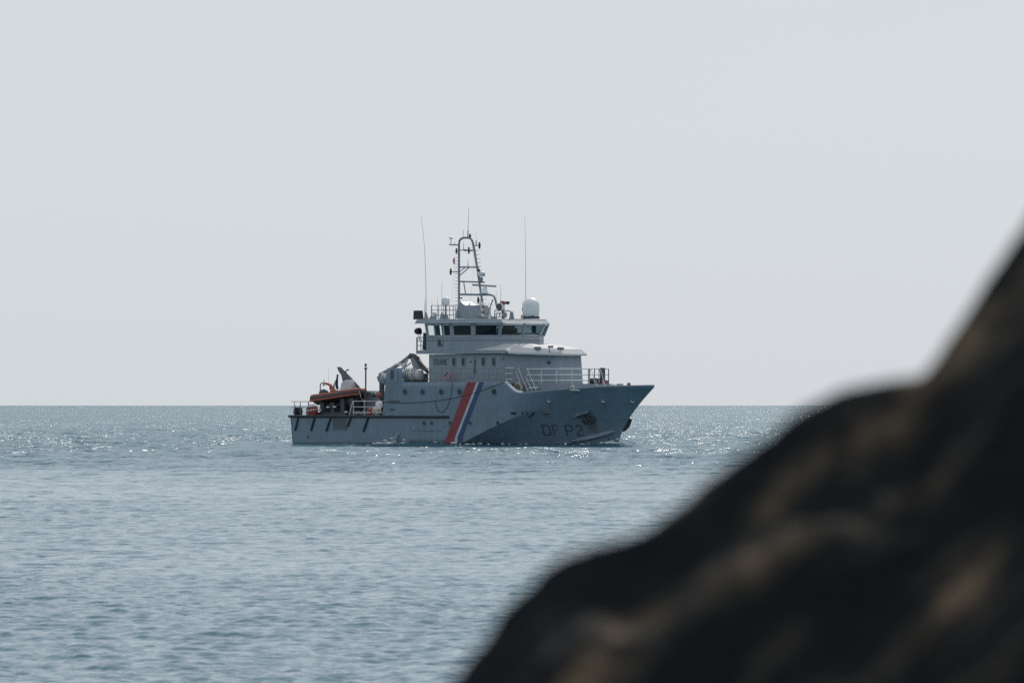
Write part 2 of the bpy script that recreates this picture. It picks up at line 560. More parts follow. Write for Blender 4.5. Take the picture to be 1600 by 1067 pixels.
    nt.links.new(gn.outputs['Fac'], g2.inputs['Value'])
    rr = nt.nodes.new('ShaderNodeMapRange')      # cat's-paws: capillary waves roughen the open water
    rr.inputs['From Min'].default_value = 600; rr.inputs['From Max'].default_value = 900
    rr.inputs['To Min'].default_value = 0.08; rr.inputs['To Max'].default_value = 0.255
    nt.links.new(yy.outputs[0], rr.inputs['Value']); nt.links.new(rr.outputs[0], p.inputs['Roughness'])
    wm = nt.nodes.new('ShaderNodeMath'); wm.operation = 'MULTIPLY'
    nt.links.new(w1.outputs[0], wm.inputs[0]); nt.links.new(g2.outputs[0], wm.inputs[1])
    # wave groups: sets of steeper water between flatter stretches
    mg = nt.nodes.new('ShaderNodeMapping'); mg.inputs['Scale'].default_value = (0.16, 0.022, 1)
    nt.links.new(geo.outputs['Position'], mg.inputs['Vector'])
    ng = nt.nodes.new('ShaderNodeTexNoise'); ng.inputs['Scale'].default_value = 1.0; ng.inputs['Detail'].default_value = 3; ng.inputs['Roughness'].default_value = 0.65
    nt.links.new(mg.outputs[0], ng.inputs['Vector'])
    rg = nt.nodes.new('ShaderNodeMapRange')
    rg.inputs['From Min'].default_value = 0.35; rg.inputs['From Max'].default_value = 0.65
    rg.inputs['To Min'].default_value = 0.55; rg.inputs['To Max'].default_value = 1.55
    nt.links.new(ng.outputs['Fac'], rg.inputs['Value'])
    mh = nt.nodes.new('ShaderNodeMapping'); mh.inputs['Scale'].default_value = (0.05, 0.0022, 1)
    nt.links.new(geo.outputs['Position'], mh.inputs['Vector'])
    nh = nt.nodes.new('ShaderNodeTexNoise'); nh.inputs['Scale'].default_value = 1.0; nh.inputs['Detail'].default_value = 4; nh.inputs['Roughness'].default_value = 0.7
    nt.links.new(mh.outputs[0], nh.inputs['Vector'])
    rh = nt.nodes.new('ShaderNodeMapRange')
    rh.inputs['From Min'].default_value = 0.35; rh.inputs['From Max'].default_value = 0.65
    rh.inputs['To Min'].default_value = 0.6; rh.inputs['To Max'].default_value = 1.6
    nt.links.new(nh.outputs['Fac'], rh.inputs['Value'])
    wk = nt.nodes.new('ShaderNodeMath'); wk.operation = 'MULTIPLY'
    nt.links.new(wm.outputs[0], wk.inputs[0]); nt.links.new(rh.outputs[0], wk.inputs[1])
    wm = wk
    wg = nt.nodes.new('ShaderNodeMath'); wg.operation = 'MULTIPLY'
    nt.links.new(wm.outputs[0], wg.inputs[0]); nt.links.new(rg.outputs[0], wg.inputs[1])
    sc = vmath('SCALE', tot, None, wg.outputs[0])
    nn = vmath('NORMALIZE', vmath('ADD', geo.outputs['Normal'], sc))
    nt.links.new(nn, p.inputs['Normal'])
    me.materials.append(m)
    tag(ob, kind='structure')
SEA_K = (0.7, 1.35, 0.38, 1.62, 0.55)
build_sea()

# ------------------------------------------------------------------ the foreground rock
def build_rock():
    YR = 10.5
    sil = [(700, 1085), (750, 1018), (800, 950), (850, 900), (900, 869), (950, 856), (1000, 842), (1050, 810), (1100, 765), (1150, 728),
           (1200, 692), (1250, 650), (1300, 624), (1350, 608), (1400, 600), (1440, 590), (1468, 556), (1500, 505), (1540, 445), (1580, 385), (1605, 345), (1650, 280), (1750, 170)]
    sil = [(px - (3 if px < 1440 else 1), py - (8 if px < 1440 else 2)) for px, py in sil]     # the blur eats into the dark edge
    sx = [(px - 800) / FPX * YR for px, py in sil]; sz = [HC + (HZ - py) / FPX * YR for px, py in sil]
    sx = [-4.6, -2.6, -1.0] + sx + [1.5, 2.4, 3.6, 5.2, 7.0]
    sz = [-1.6, 0.1, 2.2] + sz + [4.55, 4.75, 4.6, 3.4, -1.6]
    us = np.concatenate([np.linspace(-4.6, -0.35, 50, endpoint=False), np.linspace(-0.35, 1.05, 230), np.linspace(1.06, 7.0, 50)])
    ds = np.concatenate([np.linspace(-4.2, -0.5, 40, endpoint=False), np.linspace(-0.5, 1.0, 190), np.linspace(1.02, 3.6, 40)])  # towards camera positive
    fd = [-4.2, -2.5, -1.0, -0.25, 0, 0.08, 0.20, 0.34, 0.46, 0.62, 0.75, 1.0, 2.0, 3.6]
    fz = [6.6, 3.3, 1.0, 0.16, 0, 0.10, 0.155, 0.33, 0.40, 0.66, 0.74, 1.25, 3.0, 6.6]
    vs = []
    for d in ds:
        for u in us:
            wob = 0.10 * noise.noise(Vector((u * 1.3, d * 1.3, 3.1))) * min(1, abs(d) * 3)
            fall = float(np.interp(abs(d) if False else d + wob + 0.18 * max(0, d) * noise.noise(Vector((u * 2.2, d * 2, 9))), fd, fz))
            z = float(np.interp(u + 0.0, sx, sz)) - fall
            rough = noise.fractal(Vector((u * 3.1, d * 3.1, z * 3.1)), 0.8, 2.1, 6) * 0.035
            big = noise.noise(Vector((u * 4.5 - d * 2, d * 4.5, z * 4.5))) * 0.05 * min(1, abs(d) * 5)
            k = min(1.0, 0.25 + abs(d) * 5)
            vs.append((u, YR - d, z + rough * k * 1.5 + big + 0.012 * noise.noise(Vector((u * 16, d * 16, z * 16)))))
    n0, n1 = len(ds), len(us)
    # keep the skyline of the rock where the photograph has it
    G = np.array(vs).reshape(n0, n1, 3)
    for it in range(3):
        el = (G[:, :, 2] - HC) / np.maximum(G[:, :, 1], 2.0)
        k = el[30:].argmax(0) + 30
        jj = np.arange(n1)
        xr = G[k, jj, 0] / G[k, jj, 1] * YR
        want = (np.interp(xr, sx, sz) - HC) / YR
        dz = (want - el[k, jj]) * YR
        dz = np.convolve(np.pad(dz, 4, 'edge'), np.ones(9) / 9, 'valid')
        G[:, :, 2] += dz[None, :]
    vs = [tuple(p) for p in G.reshape(-1, 3)]
    fs = [(i * n1 + j, (i + 1) * n1 + j, (i + 1) * n1 + j + 1, i * n1 + j + 1) for i in range(n0 - 1) for j in range(n1 - 1)]
    mb = MB(); mb.add(vs, fs, True)
    m, nt, p = nodes_of('dark_shore_rock')
    p.inputs['Roughness'].default_value = 0.9
    p.inputs['Specular IOR Level'].default_value = 0.12
    tc = nt.nodes.new('ShaderNodeTexCoord')
    mp = nt.nodes.new('ShaderNodeCombineXYZ')
    for i, d in enumerate(((0.29, 0, 0.29), (-0.72, 0.35, 0.72), (0, 0.6, 0.2))):
        dt = nt.nodes.new('ShaderNodeVectorMath'); dt.operation = 'DOT_PRODUCT'; dt.inputs[1].default_value = d
        nt.links.new(tc.outputs['Object'], dt.inputs[0]); nt.links.new(dt.outputs['Value'], mp.inputs[i])
    nz = nt.nodes.new('ShaderNodeTexNoise'); nz.inputs['Scale'].default_value = 9.5; nz.inputs['Detail'].default_value = 6; nz.inputs['Roughness'].default_value = 0.66
    nt.links.new(mp.outputs[0], nz.inputs['Vector'])
    rp = nt.nodes.new('ShaderNodeValToRGB')
    rp.color_ramp.elements[0].position = 0.50; rp.color_ramp.elements[0].color = (0.0098, 0.0115, 0.0124, 1)
    rp.color_ramp.elements[1].position = 0.80; rp.color_ramp.elements[1].color = (0.175, 0.120, 0.072, 1)
    e = rp.color_ramp.elements.new(0.62); e.color = (0.036, 0.031, 0.0255, 1)
    mm = YR / FPX
    fac = nz.outputs['Fac']
    for c, hwid, amt, x0 in ((HC - 540 * mm, 90 * mm, 0.21, -1), (HC - 880 * mm, 90 * mm, 0.15, 560 * mm), (HC - 1075 * mm, 60 * mm, 0.14, 560 * mm), (HC - 385 * mm, 50 * mm, 0.17, 200 * mm)):
        dt = nt.nodes.new('ShaderNodeVectorMath'); dt.operation = 'DOT_PRODUCT'; dt.inputs[1].default_value = (-0.91, 0, 1)
        nt.links.new(tc.outputs['Object'], dt.inputs[0])
        w = nt.nodes.new('ShaderNodeTexNoise'); w.inputs['Scale'].default_value = 3.4 + 7 * amt; w.inputs['Detail'].default_value = 3
        nt.links.new(tc.outputs['Object'], w.inputs['Vector'])
        a1 = nt.nodes.new('ShaderNodeMath'); a1.operation = 'MULTIPLY_ADD'; a1.inputs[1].default_value = 170 * mm
        nt.links.new(w.outputs['Fac'], a1.inputs[0]); nt.links.new(dt.outputs['Value'], a1.inputs[2])
        a2 = nt.nodes.new('ShaderNodeMath'); a2.operation = 'SUBTRACT'; a2.inputs[1].default_value = c + 85 * mm
        nt.links.new(a1.outputs[0], a2.inputs[0])
        a3 = nt.nodes.new('ShaderNodeMath'); a3.operation = 'ABSOLUTE'
        nt.links.new(a2.outputs[0], a3.inputs[0])
        a4 = nt.nodes.new('ShaderNodeMapRange'); a4.interpolation_type = 'SMOOTHSTEP'
        a4.inputs['From Min'].default_value = 0; a4.inputs['From Max'].default_value = hwid; a4.inputs['To Min'].default_value = amt; a4.inputs['To Max'].default_value = 0
        nt.links.new(a3.outputs[0], a4.inputs['Value'])
        sx_ = nt.nodes.new('ShaderNodeSeparateXYZ'); nt.links.new(tc.outputs['Object'], sx_.inputs[0])
        a5 = nt.nodes.new('ShaderNodeMapRange'); a5.interpolation_type = 'SMOOTHSTEP'
        a5.inputs['From Min'].default_value = x0; a5.inputs['From Max'].default_value = x0 + 120 * mm
        nt.links.new(sx_.outputs['X'], a5.inputs['Value'])
        a6 = nt.nodes.new('ShaderNodeMath'); a6.operation = 'MULTIPLY'
        nt.links.new(a4.outputs[0], a6.inputs[0]); nt.links.new(a5.outputs[0], a6.inputs[1])
        pn = nt.nodes.new('ShaderNodeTexNoise'); pn.inputs['Scale'].default_value = 17.0; pn.inputs['Detail'].default_value = 4
        nt.links.new(tc.outputs['Object'], pn.inputs['Vector'])
        pr = nt.nodes.new('ShaderNodeMapRange'); pr.inputs['From Min'].default_value = 0.36; pr.inputs['From Max'].default_value = 0.58
        pr.inputs['To Min'].default_value = 0.55; pr.inputs['To Max'].default_value = 1.05
        nt.links.new(pn.outputs['Fac'], pr.inputs['Value'])
        pm = nt.nodes.new('ShaderNodeMath'); pm.operation = 'MULTIPLY'
        nt.links.new(a6.outputs[0], pm.inputs[0]); nt.links.new(pr.outputs[0], pm.inputs[1])
        a6 = pm
        a7 = nt.nodes.new('ShaderNodeMath'); a7.operation = 'ADD'
        nt.links.new(fac, a7.inputs[0]); nt.links.new(a6.outputs[0], a7.inputs[1])
        fac = a7.outputs[0]
    nt.links.new(fac, rp.inputs[0])
    n2 = nt.nodes.new('ShaderNodeTexNoise'); n2.inputs['Scale'].default_value = 40; n2.inputs['Detail'].default_value = 6
    nt.links.new(tc.outputs['Object'], n2.inputs['Vector'])
    mr = nt.nodes.new('ShaderNodeMapRange'); mr.inputs['To Min'].default_value = 0.5; mr.inputs['To Max'].default_value = 1.5
    nt.links.new(n2.outputs['Fac'], mr.inputs['Value'])
    vm = nt.nodes.new('ShaderNodeVectorMath'); vm.operation = 'SCALE'
    nt.links.new(rp.outputs[0], vm.inputs[0]); nt.links.new(mr.outputs[0], vm.inputs['Scale'])
    nt.links.new(vm.outputs[0], p.inputs['Base Color'])
    b = nt.nodes.new('ShaderNodeBump'); b.inputs['Strength'].default_value = 0.6; b.inputs['Distance'].default_value = 0.02
    nt.links.new(n2.outputs['Fac'], b.inputs['Height']); nt.links.new(b.outputs[0], p.inputs['Normal'])
    o = mb.build('shore_rock', m)
    tag(o, 'large dark brown rock with tan streaks sloping up out of focus in the foreground', 'rock')
build_rock()

# ------------------------------------------------------------------ the patrol vessel
ship = bpy.data.objects.new('patrol_vessel', None)
col.objects.link(ship)
ship.location = (OX, OY, 0)
ship.rotation_euler = (0, 0, -A)
tag(ship, 'grey customs patrol vessel with a red, white and blue diagonal stripe on its side', 'ship')
bpy.context.view_layer.update()

def top_thing(ob, label, cat, group=None):
    """a thing of its own, standing on the ship but not part of it"""
    ob.matrix_world = ship.matrix_world @ ob.matrix_basis
    return tag(ob, label, cat, group)

# hull skin: two strakes meeting at the chine, plus transom, both sides
def hull():
    cols = sorted(set([0.0, 0.4, 1, 2, 3] + [a for a, b in ZT] + list(np.linspace(3, X0, 34)) + list(np.linspace(X0, L - 2, 46)) + [L - 1.6, L - 1.2, L - .9, L - .6, L - .4, L - .25, L - .12, L - .05, L]))
    mb = MB()
    nl, nu = 9, 13
    nr = nl + nu - 1
    sharp = set()
    for sgn in (-1, 1):
        vs = []; o0 = len(mb.v)
        for i, xp in enumerate(cols):
            c = zc(xp)
            for k in range(nr):
                z = -1.2 + (c + 1.2) * k / (nl - 1) if k < nl else c + (zt(xp) - c) * (k - nl + 1) / (nu - 1)
                vs.append((xs(xp, z), sgn * bp(xp, z), z))
            if XC1 - 1.0 < xp < XC2 - 0.5: sharp.add(o0 + i * nr + nl - 1)
        fs = []
        for i in range(len(cols) - 1):
            for k in range(nr - 1):
                q = (i * nr + k, (i + 1) * nr + k, (i + 1) * nr + k + 1, i * nr + k + 1)
                fs.append(q if sgn < 0 else q[::-1])
        mb.add(vs, fs, True)
        if sgn < 0:
            st = vs[:nr]
            mb.add(st + [(p[0], -p[1], p[2]) for p in st], [(k, k + 1, nr + k + 1, nr + k) for k in range(nr - 1)])
    o = mb.build('hull', M['hull'], ship)
    at = o.data.attributes.new('sharp_edge', 'BOOLEAN', 'EDGE')
    for e in o.data.edges:
        if e.vertices[0] in sharp and e.vertices[1] in sharp: at.data[e.index].value = True
    so = o.modifiers.new('plate', 'SOLIDIFY'); so.thickness = 0.07; so.offset = -1
    return o
hull()
# stains, placed where the scuppers and the anchor are
_m, _nt, _p, _last, _stain = HULL
for px, py, rx, rz, c, amt in ((624, 690, 0.35, 0.9, (0.16, 0.12, 0.07, 1), 0.5), (921, 657, 0.75, 0.9, (0.045, 0.042, 0.038, 1), 0.85), (928, 672, 0.6, 0.7, (0.10, 0.085, 0.06, 1), 0.5),
        (663, 667, .10, .5, (.09, .10, .10, 1), .6), (704, 667, .10, .5, (.09, .10, .10, 1), .5), (859, 634, .14, .7, (.10, .10, .09, 1), .5), (944, 634, .14, .7, (.10, .09, .075, 1), .5),
        (540, 660, .09, .9, (.15, .12, .08, 1), .35), (480, 660, .12, .9, (.09, .10, .10, 1), .4), (600, 670, .08, 1.0, (.15, .12, .08, 1), .3), (645, 690, .5, .3, (.10, .12, .10, 1), .5), (830, 660, .08, .8, (.14, .11, .07, 1), .4)):
    q = HP(px, py)
    _last = _stain(q[0], q[2], rx, rz, c, amt, _last)
_nt.links.new(_last, _p.inputs['Base Color'])

def hull_outline(z, x0, x1, n=40, inset=0.06):
    pts = [x0 + (x1 - x0) * i / n for i in range(n + 1)]
    s = [(x, -max(BH(x, z) - inset, 0.01)) for x in pts]
    return s + [(x, -y) for x, y in reversed(s)]
XQ = X(600)
MB().slab(hull_outline(ZAFT - 0.12, 0.15, XQ), ZAFT - 0.22, ZAFT - 0.12).build('aft_deck', M['deck'], ship)
ZUP = Z(597.5, 660)
XBK = X(792)
MB().slab(hull_outline(ZUP - 0.08, XQ + 0.3, XBK), ZUP - 0.16, ZUP - 0.08).build('upper_deck', M['deck'], ship)
ZFD = Z(619, 860)
MB().slab(hull_outline(ZFD, XBK - 0.3, stem(ZFD) - 0.6, inset=0.1), ZFD - 0.08, ZFD).build('foredeck', M['deck'], ship)
# bulkhead that closes the raised quarters at the aft deck
MB().loft([(XQ - 0.05, -B0 + .05, ZAFT - .1), (XQ - 0.05, B0 - .05, ZAFT - .1), (XQ + .05, B0 - .05, ZAFT - .1), (XQ + .05, -B0 + .05, ZAFT - .1)],
          [(XQ + .35, -B0 + .05, ZUP - .17), (XQ + .35, B0 - .05, ZUP - .17), (XQ + .45, B0 - .05, ZUP - .17), (XQ + .45, -B0 + .05, ZUP - .17)]).build('bulkhead', M['house'], ship)

# ---- decals and fittings that follow the hull skin
def skin_strip(pts_l, pts_r, off, n=14, m=3):
    """strip of hull between two rows of places in the photograph"""
    vs = []; rows = []
    for a, b in zip(pts_l, pts_r): rows.append((a, b))
    dense = []
    for i in range(len(rows) - 1):
        for k in range(n):
            t = k / n
            dense.append(tuple(tuple(rows[i][s][c] * (1 - t) + rows[i + 1][s][c] * t for c in (0, 1)) for s in (0, 1)))
    dense.append(rows[-1])
    for a, b in dense:
        for j in range(m + 1):
            t = j / m
            vs.append(HP(a[0] * (1 - t) + b[0] * t, a[1] * (1 - t) + b[1] * t, off))
    w = m + 1
    fs = [(i * w + j, i * w + j + 1, (i + 1) * w + j + 1, (i + 1) * w + j) for i in range(len(dense) - 1) for j in range(m)]
    return vs, fs
def stripe(name, t0, t1, k0, k1, mat):
    # top places, places at the knee, then straight down to the water
    l = [(t0, 597.0), (k0, 687 - (k0 - 696) * 0.2), (k0 - 0.6, 699.5)]
    r = [(t1, 597.0), (k1, 687 - (k1 - 696) * 0.2), (k1 - 0.6, 699.5)]
    MB().add(*skin_strip(l, r, 0.025), True).build(name, mat, ship)
stripe('red_stripe', 730.6, 744.9, 696.4, 711.0, M['stripe_red'])
stripe('white_stripe', 744.9, 748.7, 711.0, 715.0, M['stripe_white'])
stripe('blue_stripe', 748.7, 755.9, 715.0, 723.2, M['stripe_blue'])

GLYPH = {  # strokes on a 0..1 box
 'D': [[(0, 0), (0, 1), (.72, 1), (1, .8), (1, .2), (.72, 0), (0, 0)]], 'O': [[(0, .12), (0, .88), (.18, 1), (.82, 1), (1, .88), (1, .12), (.82, 0), (.18, 0), (0, .12)]],
 'U': [[(0, 1), (0, .15), (.2, 0), (.8, 0), (1, .15), (1, 1)]], 'A': [[(0, 0), (.38, 1), (.62, 1), (1, 0)], [(.2, .35), (.8, .35)]],
 'N': [[(0, 0), (0, 1), (1, 0), (1, 1)]], 'E': [[(1, 0), (0, 0), (0, 1), (1, 1)], [(0, .52), (.8, .52)]], 'F': [[(0, 0), (0, 1), (1, 1)], [(0, .52), (.75, .52)]],
 'P': [[(0, 0), (0, 1), (.8, 1), (1, .85), (1, .6), (.8, .45), (0, .45)]], '2': [[(0, .85), (.2, 1), (.8, 1), (1, .85), (1, .6), (0, .15), (0, 0), (1, 0)]],
 'K': [[(0, 0), (0, 1)], [(1, 1), (0, .45), (1, 0)]], 'R': [[(0, 0), (0, 1), (.8, 1), (1, .85), (1, .6), (.8, .48), (0, .48)], [(.5, .48), (1, 0)]],
 'M': [[(0, 0), (0, 1), (.5, .4), (1, 1), (1, 0)]], 'V': [[(0, 1), (.5, 0), (1, 1)]], 'B': [[(0, 0), (0, 1), (.9, .95), (.9, .55), (0, .5), (1, .45), (1, .05), (0, 0)]],
 'S': [[(1, .9), (.8, 1), (.1, 1), (0, .8), (.1, .55), (.9, .45), (1, .2), (.9, 0), (0, 0), (0, .1)]], 'T': [[(0, 1), (1, 1)], [(.5, 1), (.5, 0)]],
 'I': [[(.5, 0), (.5, 1)]], 'L': [[(0, 1), (0, 0), (1, 0)]]}
def strokes(ch, fn, wx, wz, mb, sub=3):
    """ch drawn with strokes of half width wx, wz (in box units) through the placing function fn(u, v)"""
    for pl in GLYPH[ch]:
        for (a, b), (c, d) in zip(pl[:-1], pl[1:]):
            le = math.hypot((c - a) / wx, (d - b) / wz) or 1
            ux, uz = (c - a) / wx / le, (d - b) / wz / le
            a2, b2, c2, d2 = a - ux * wx * .9, b - uz * wz * .9, c + ux * wx * .9, d + uz * wz * .9
            nx, nz_ = -uz * wx, ux * wz
            vs = []
            for k in range(sub + 1):
                t = k / sub
                x, z = a2 + (c2 - a2) * t, b2 + (d2 - b2) * t
                vs += [fn(x + nx, z + nz_), fn(x - nx, z - nz_)]
            mb.add(vs, [(2 * k, 2 * k + 1, 2 * k + 3, 2 * k + 2) for k in range(sub)])
for ch, tl, bl, w, h0, h1 in (('D', 846.9, 850.8, 10.6, 664.2, 679.2), ('F', 862.6, 866.4, 8.2, 664.2, 679.4), ('P', 882.4, 886.9, 10.4, 664.3, 679.6), ('2', 899.0, 902.6, 9.0, 664.4, 679.4)):
    mb = MB()
    strokes(ch, lambda u, v: HP(bl + (tl - bl) * v + u * w, h1 + (h0 - h1) * v, 0.03), 0.085, 0.056, mb, 4)
    o = mb.build('letter', M['letters'], ship)
    o['label'] = 'dark painted character %s on the bow' % ch
mb = MB()
for i, ch in enumerate('KERMORVAN'):
    strokes(ch, lambda u, v: HP(606.2 + i * 2.05 + u * 1.5, 629.4 - v * 3.6, 0.02), 0.14, 0.10, mb, 1)
mb.build('name_lettering', M['letters'], ship)
mb = MB()
for i, ch in enumerate('BREST'):
    strokes(ch, lambda u, v: HP(610.3 + i * 1.65 + u * 1.2, 641 - v * 2.6, 0.02), 0.14, 0.10, mb, 1)
mb.build('port_lettering', M['letters'], ship)

def skin_quad(p, off):
    """flat patch with four corners given in the photograph, laid on the skin"""
    return [HP(x, y, off) for x, y in p]
def skin_bar(p0, p1, r, mat, name, off=0.04, n=10):
    return MB().tube([HP(p0[0] + (p1[0] - p0[0]) * k / n, p0[1] + (p1[1] - p0[1]) * k / n, off) for k in range(n + 1)], r, 8).build(name, mat, ship)
skin_bar((451.8, 650.2), (701.3, 651.2), 0.12, M['rubber'], 'rub_rail', 0.05, 40)
for a, b in (((466.5, 652.5), (461.7, 672.6)), ((492, 652.5), (486.4, 672.6)), ((517.3, 652.5), (510.3, 673.4)), ((548.6, 652.5), (543.2, 666.2)), ((575.6, 652.5), (568.4, 674))):
    skin_bar(a, b, 0.10, M['rubber'], 'fender_bar', 0.06, 4)
# boarding recess in the aft side
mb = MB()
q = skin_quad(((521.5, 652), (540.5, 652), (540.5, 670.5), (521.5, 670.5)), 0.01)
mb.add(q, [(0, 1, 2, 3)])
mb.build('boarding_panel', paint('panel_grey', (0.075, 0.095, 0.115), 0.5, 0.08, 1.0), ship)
mb = MB()
q = skin_quad(((521, 652), (541, 652), (541, 671), (521, 671)), 0.03)
for i in range(4): mb.tube([q[i], q[(i + 1) % 4]], 0.03, 6)
mb.build('panel_frame', M['hull'], ship)

def porthole(px, py, r, lower=False):
    c = HP(px, py, 0.0)
    n = (HP(px, py, 1.0) - c).normalized()
    u = n.cross(Vector((0, 0, 1))).normalized(); w = u.cross(n).normalized()
    ring = lambda rr, o, k=18: [c + n * o + (u * math.cos(2 * math.pi * i / k) + w * math.sin(2 * math.pi * i / k)) * rr for i in range(k)]
    mb = MB()
    mb.loft(ring(r * 1.2, 0.0), ring(r * 1.16, 0.045), False, False, True)
    mb.loft(ring(r * 1.16, 0.045), ring(r, 0.045), False, False)
    mb.loft(ring(r, 0.045), ring(r * .97, 0.012), False, False)
    o = mb.build('porthole', M['hull'], ship)
    g = MB(); g.add(ring(r * .97, 0.014), [tuple(range(18))]); g.build('porthole_glass', M['darkglass'], o)
for px in (633, 660.6, 689.7, 718.2, 772.3): porthole(px, 612.2 if px < 770 else 611.8, 0.26)
for px in (663.2, 674.8, 703.6, 734.4, 778.0): porthole(px, 660.7, 0.155)

# bow fittings on the skin
for px, py in ((857.5, 626), (942.5, 626), (987.5, 626)):
    c = HP(px, py, 0.0); e = HP(px + 3.4, py + .3, 0.0); n = (HP(px, py, 1) - c).normalized()
    t = (e - c).normalized(); w = n.cross(t)
    mb = MB()
    pts = [c + (t * .26 * math.cos(a) + w * .15 * math.sin(a)) + n * .03 for a in np.linspace(0, 2 * math.pi, 15)]
    mb.tube(pts, 0.05, 6)
    o = mb.build('fairlead', M['mast'], ship)
    g = MB(); g.tube([c + n * .05 - t * .12 + w * .02, c + n * .14 + t * .02 - w * .05, c + n * .10 + t * .18 - w * .03], 0.055, 6); g.build('fairlead_roller', M['white'], o)
    g = MB(); g.add([c + (t * .25 * math.cos(a) + w * .14 * math.sin(a)) + n * .02 for a in np.linspace(0, 2 * math.pi, 14)[:-1]], [tuple(range(13))]); g.build('fairlead_opening', M['black'], o)
# anchor pocket with a ledge over it, and the anchor in it
mb = MB(); q = [HP(897, 648.2, .02), HP(920.5, 639.8, .02), HP(920.5, 639.8, .36), HP(897, 648.2, .22)]
q2 = [p - Vector((0, 0, .10)) for p in q]
mb.loft(q2, q); mb.build('anchor_ledge', M['hull'], ship)
mb = MB()
for p0, p1, r in (((905, 647), (918, 657), .16), ((912, 643), (921, 655), .12)):
    mb.tube([HP(p0[0], p0[1], .05), HP(p1[0], p1[1], .05)], r, 8)
mb.add(skin_quad(((909, 656), (931, 652), (928, 660), (913, 662)), .10) + skin_quad(((909, 656), (931, 652), (928, 660), (913, 662)), .02), [(0, 1, 2, 3), (0, 4, 5, 1), (1, 5, 6, 2), (2, 6, 7, 3), (3, 7, 4, 0)])
o = mb.build('anchor', M['darkgrey'], ship); o['label'] = 'rusty dark anchor stowed in the near bow'
# far-side anchor standing proud of the stem
xa = stem(Z(664, 980, 0)); za = Z(661, 980, 0)
mb = MB()
yb = BH(xa - .75, za)
mb.loft([(xa - 1.15, yb + .05, za + .1), (xa - .45, yb + .10, za + .55), (xa - .1, yb + .55, za + .35), (xa - .8, yb + .6, za - .15)],
        [(xa - 1.3, yb - .05, za - .85), (xa - .6, yb - .02, za - .55), (xa - .35, yb + .45, za - .35), (xa - .9, yb + .5, za - .75)])
o = mb.build('anchor', M['black'], ship, 0.03); o['label'] = 'black anchor jutting past the stem on the far bow'
# long spray rail low on the bow
top = [(891, 688.3), (905, 684.4), (920, 680.4), (935, 676.4), (950, 672.3), (962, 672.6)]
bot = [(891.5, 689), (905, 687), (920, 684.6), (935, 681.2), (950, 677.2), (962.3, 673.2)]
mb = MB()
tv = [HP(x, y, .02) for x, y in top]; tm = [HP(x, y, .26 if 0 < i < 5 else .05) for i, (x, y) in enumerate(bot)]; bv = [HP(x, y + .5, .02) for x, y in bot]
n = len(top)
mb.add(tv + tm + bv, [(i, i + 1, n + i + 1, n + i) for i in range(n - 1)] + [(n + i, n + i + 1, 2 * n + i + 1, 2 * n + i) for i in range(n - 1)])
mb.build('spray_rail', M['hull'], ship)
# load marks: two ringed crosses and a bulb mark
for px, py in ((896.5, 693), (912, 693)):
    mb = MB()
    ring = [HP(px + 2.3 * math.cos(a), py + 2.3 * math.sin(a), .03) for a in np.linspace(0, 2 * math.pi, 13)]
    mb.tube(ring, .03, 4, False)
    for s in (-1, 1): mb.tube([HP(px - 1.6, py - 1.6 * s, .03), HP(px + 1.6, py + 1.6 * s, .03)], .028, 4)
    mb.build('thruster_mark', M['letters'], ship)
mb = MB(); mb.tube([HP(x, y, .03) for x, y in ((950.5, 683), (951.5, 687), (955.5, 687.2), (955.2, 689.4), (950.5, 689.6))], .03, 4)
mb.build('bulb_mark', M['letters'], ship)
# dark slots and pale worn frames in the bow side
for x0, x1, y0, y1 in ((797.5, 807, 643.6, 647.4), (814, 825, 643.6, 647.4), (849, 858, 646.2, 648)):
    MB().add(skin_quad(((x0, y0), (x1, y0), (x1, y1), (x0 + 1.2, y1)), .02), [(0, 1, 2, 3)]).build('freeing_port', M['black'], ship)
mb = MB()
for p in (((827, 642.8), (835, 642.8)), ((836, 643), (839, 643)), ((845, 642), (847, 646)), ((848, 641.5), (855, 642)), ((846, 647.5), (858, 648.6)), ((829, 646), (834, 645.8)), ((850, 644), (856, 644.4)), ((827.5, 643), (828.5, 647.6))):
    mb.tube([HP(p[0][0], p[0][1], .02), HP(p[1][0], p[1][1], .02)], .03, 4)
tag(mb.build('worn_marks', M['ochre'], ship), kind='stuff')
mb = MB(); mb.tube([HP(826.5, 651.5, .04), HP(830, 648.5, .05), HP(835.5, 643.5, .05)], .06, 5); mb.build('mooring_hook', M['black'], ship)
MB().add(skin_quad(((480, 680), (483, 680.2), (483, 685.5), (480, 685)), .012), [(0, 1, 2, 3)]).build('hatch_cover', M['letters'], ship)
mb = MB()
mb.tube([HP(641, 672.3, .02), HP(690, 672.8, .02)], .02, 4)
for k in range(7): mb.tube([HP(656.3, 676 + k * 2.7, .015), HP(656.3, 677 + k * 2.7, .015)], .035, 4)
mb.build('weld_seam', M['hull'], ship)
MB().ball(HP(647.3, 667.3, .05), .06).build('deck_light', M['white'], ship)
MB().ball(HP(607.3, 647.6, .10), .05).build('deck_light', M['white'], ship)

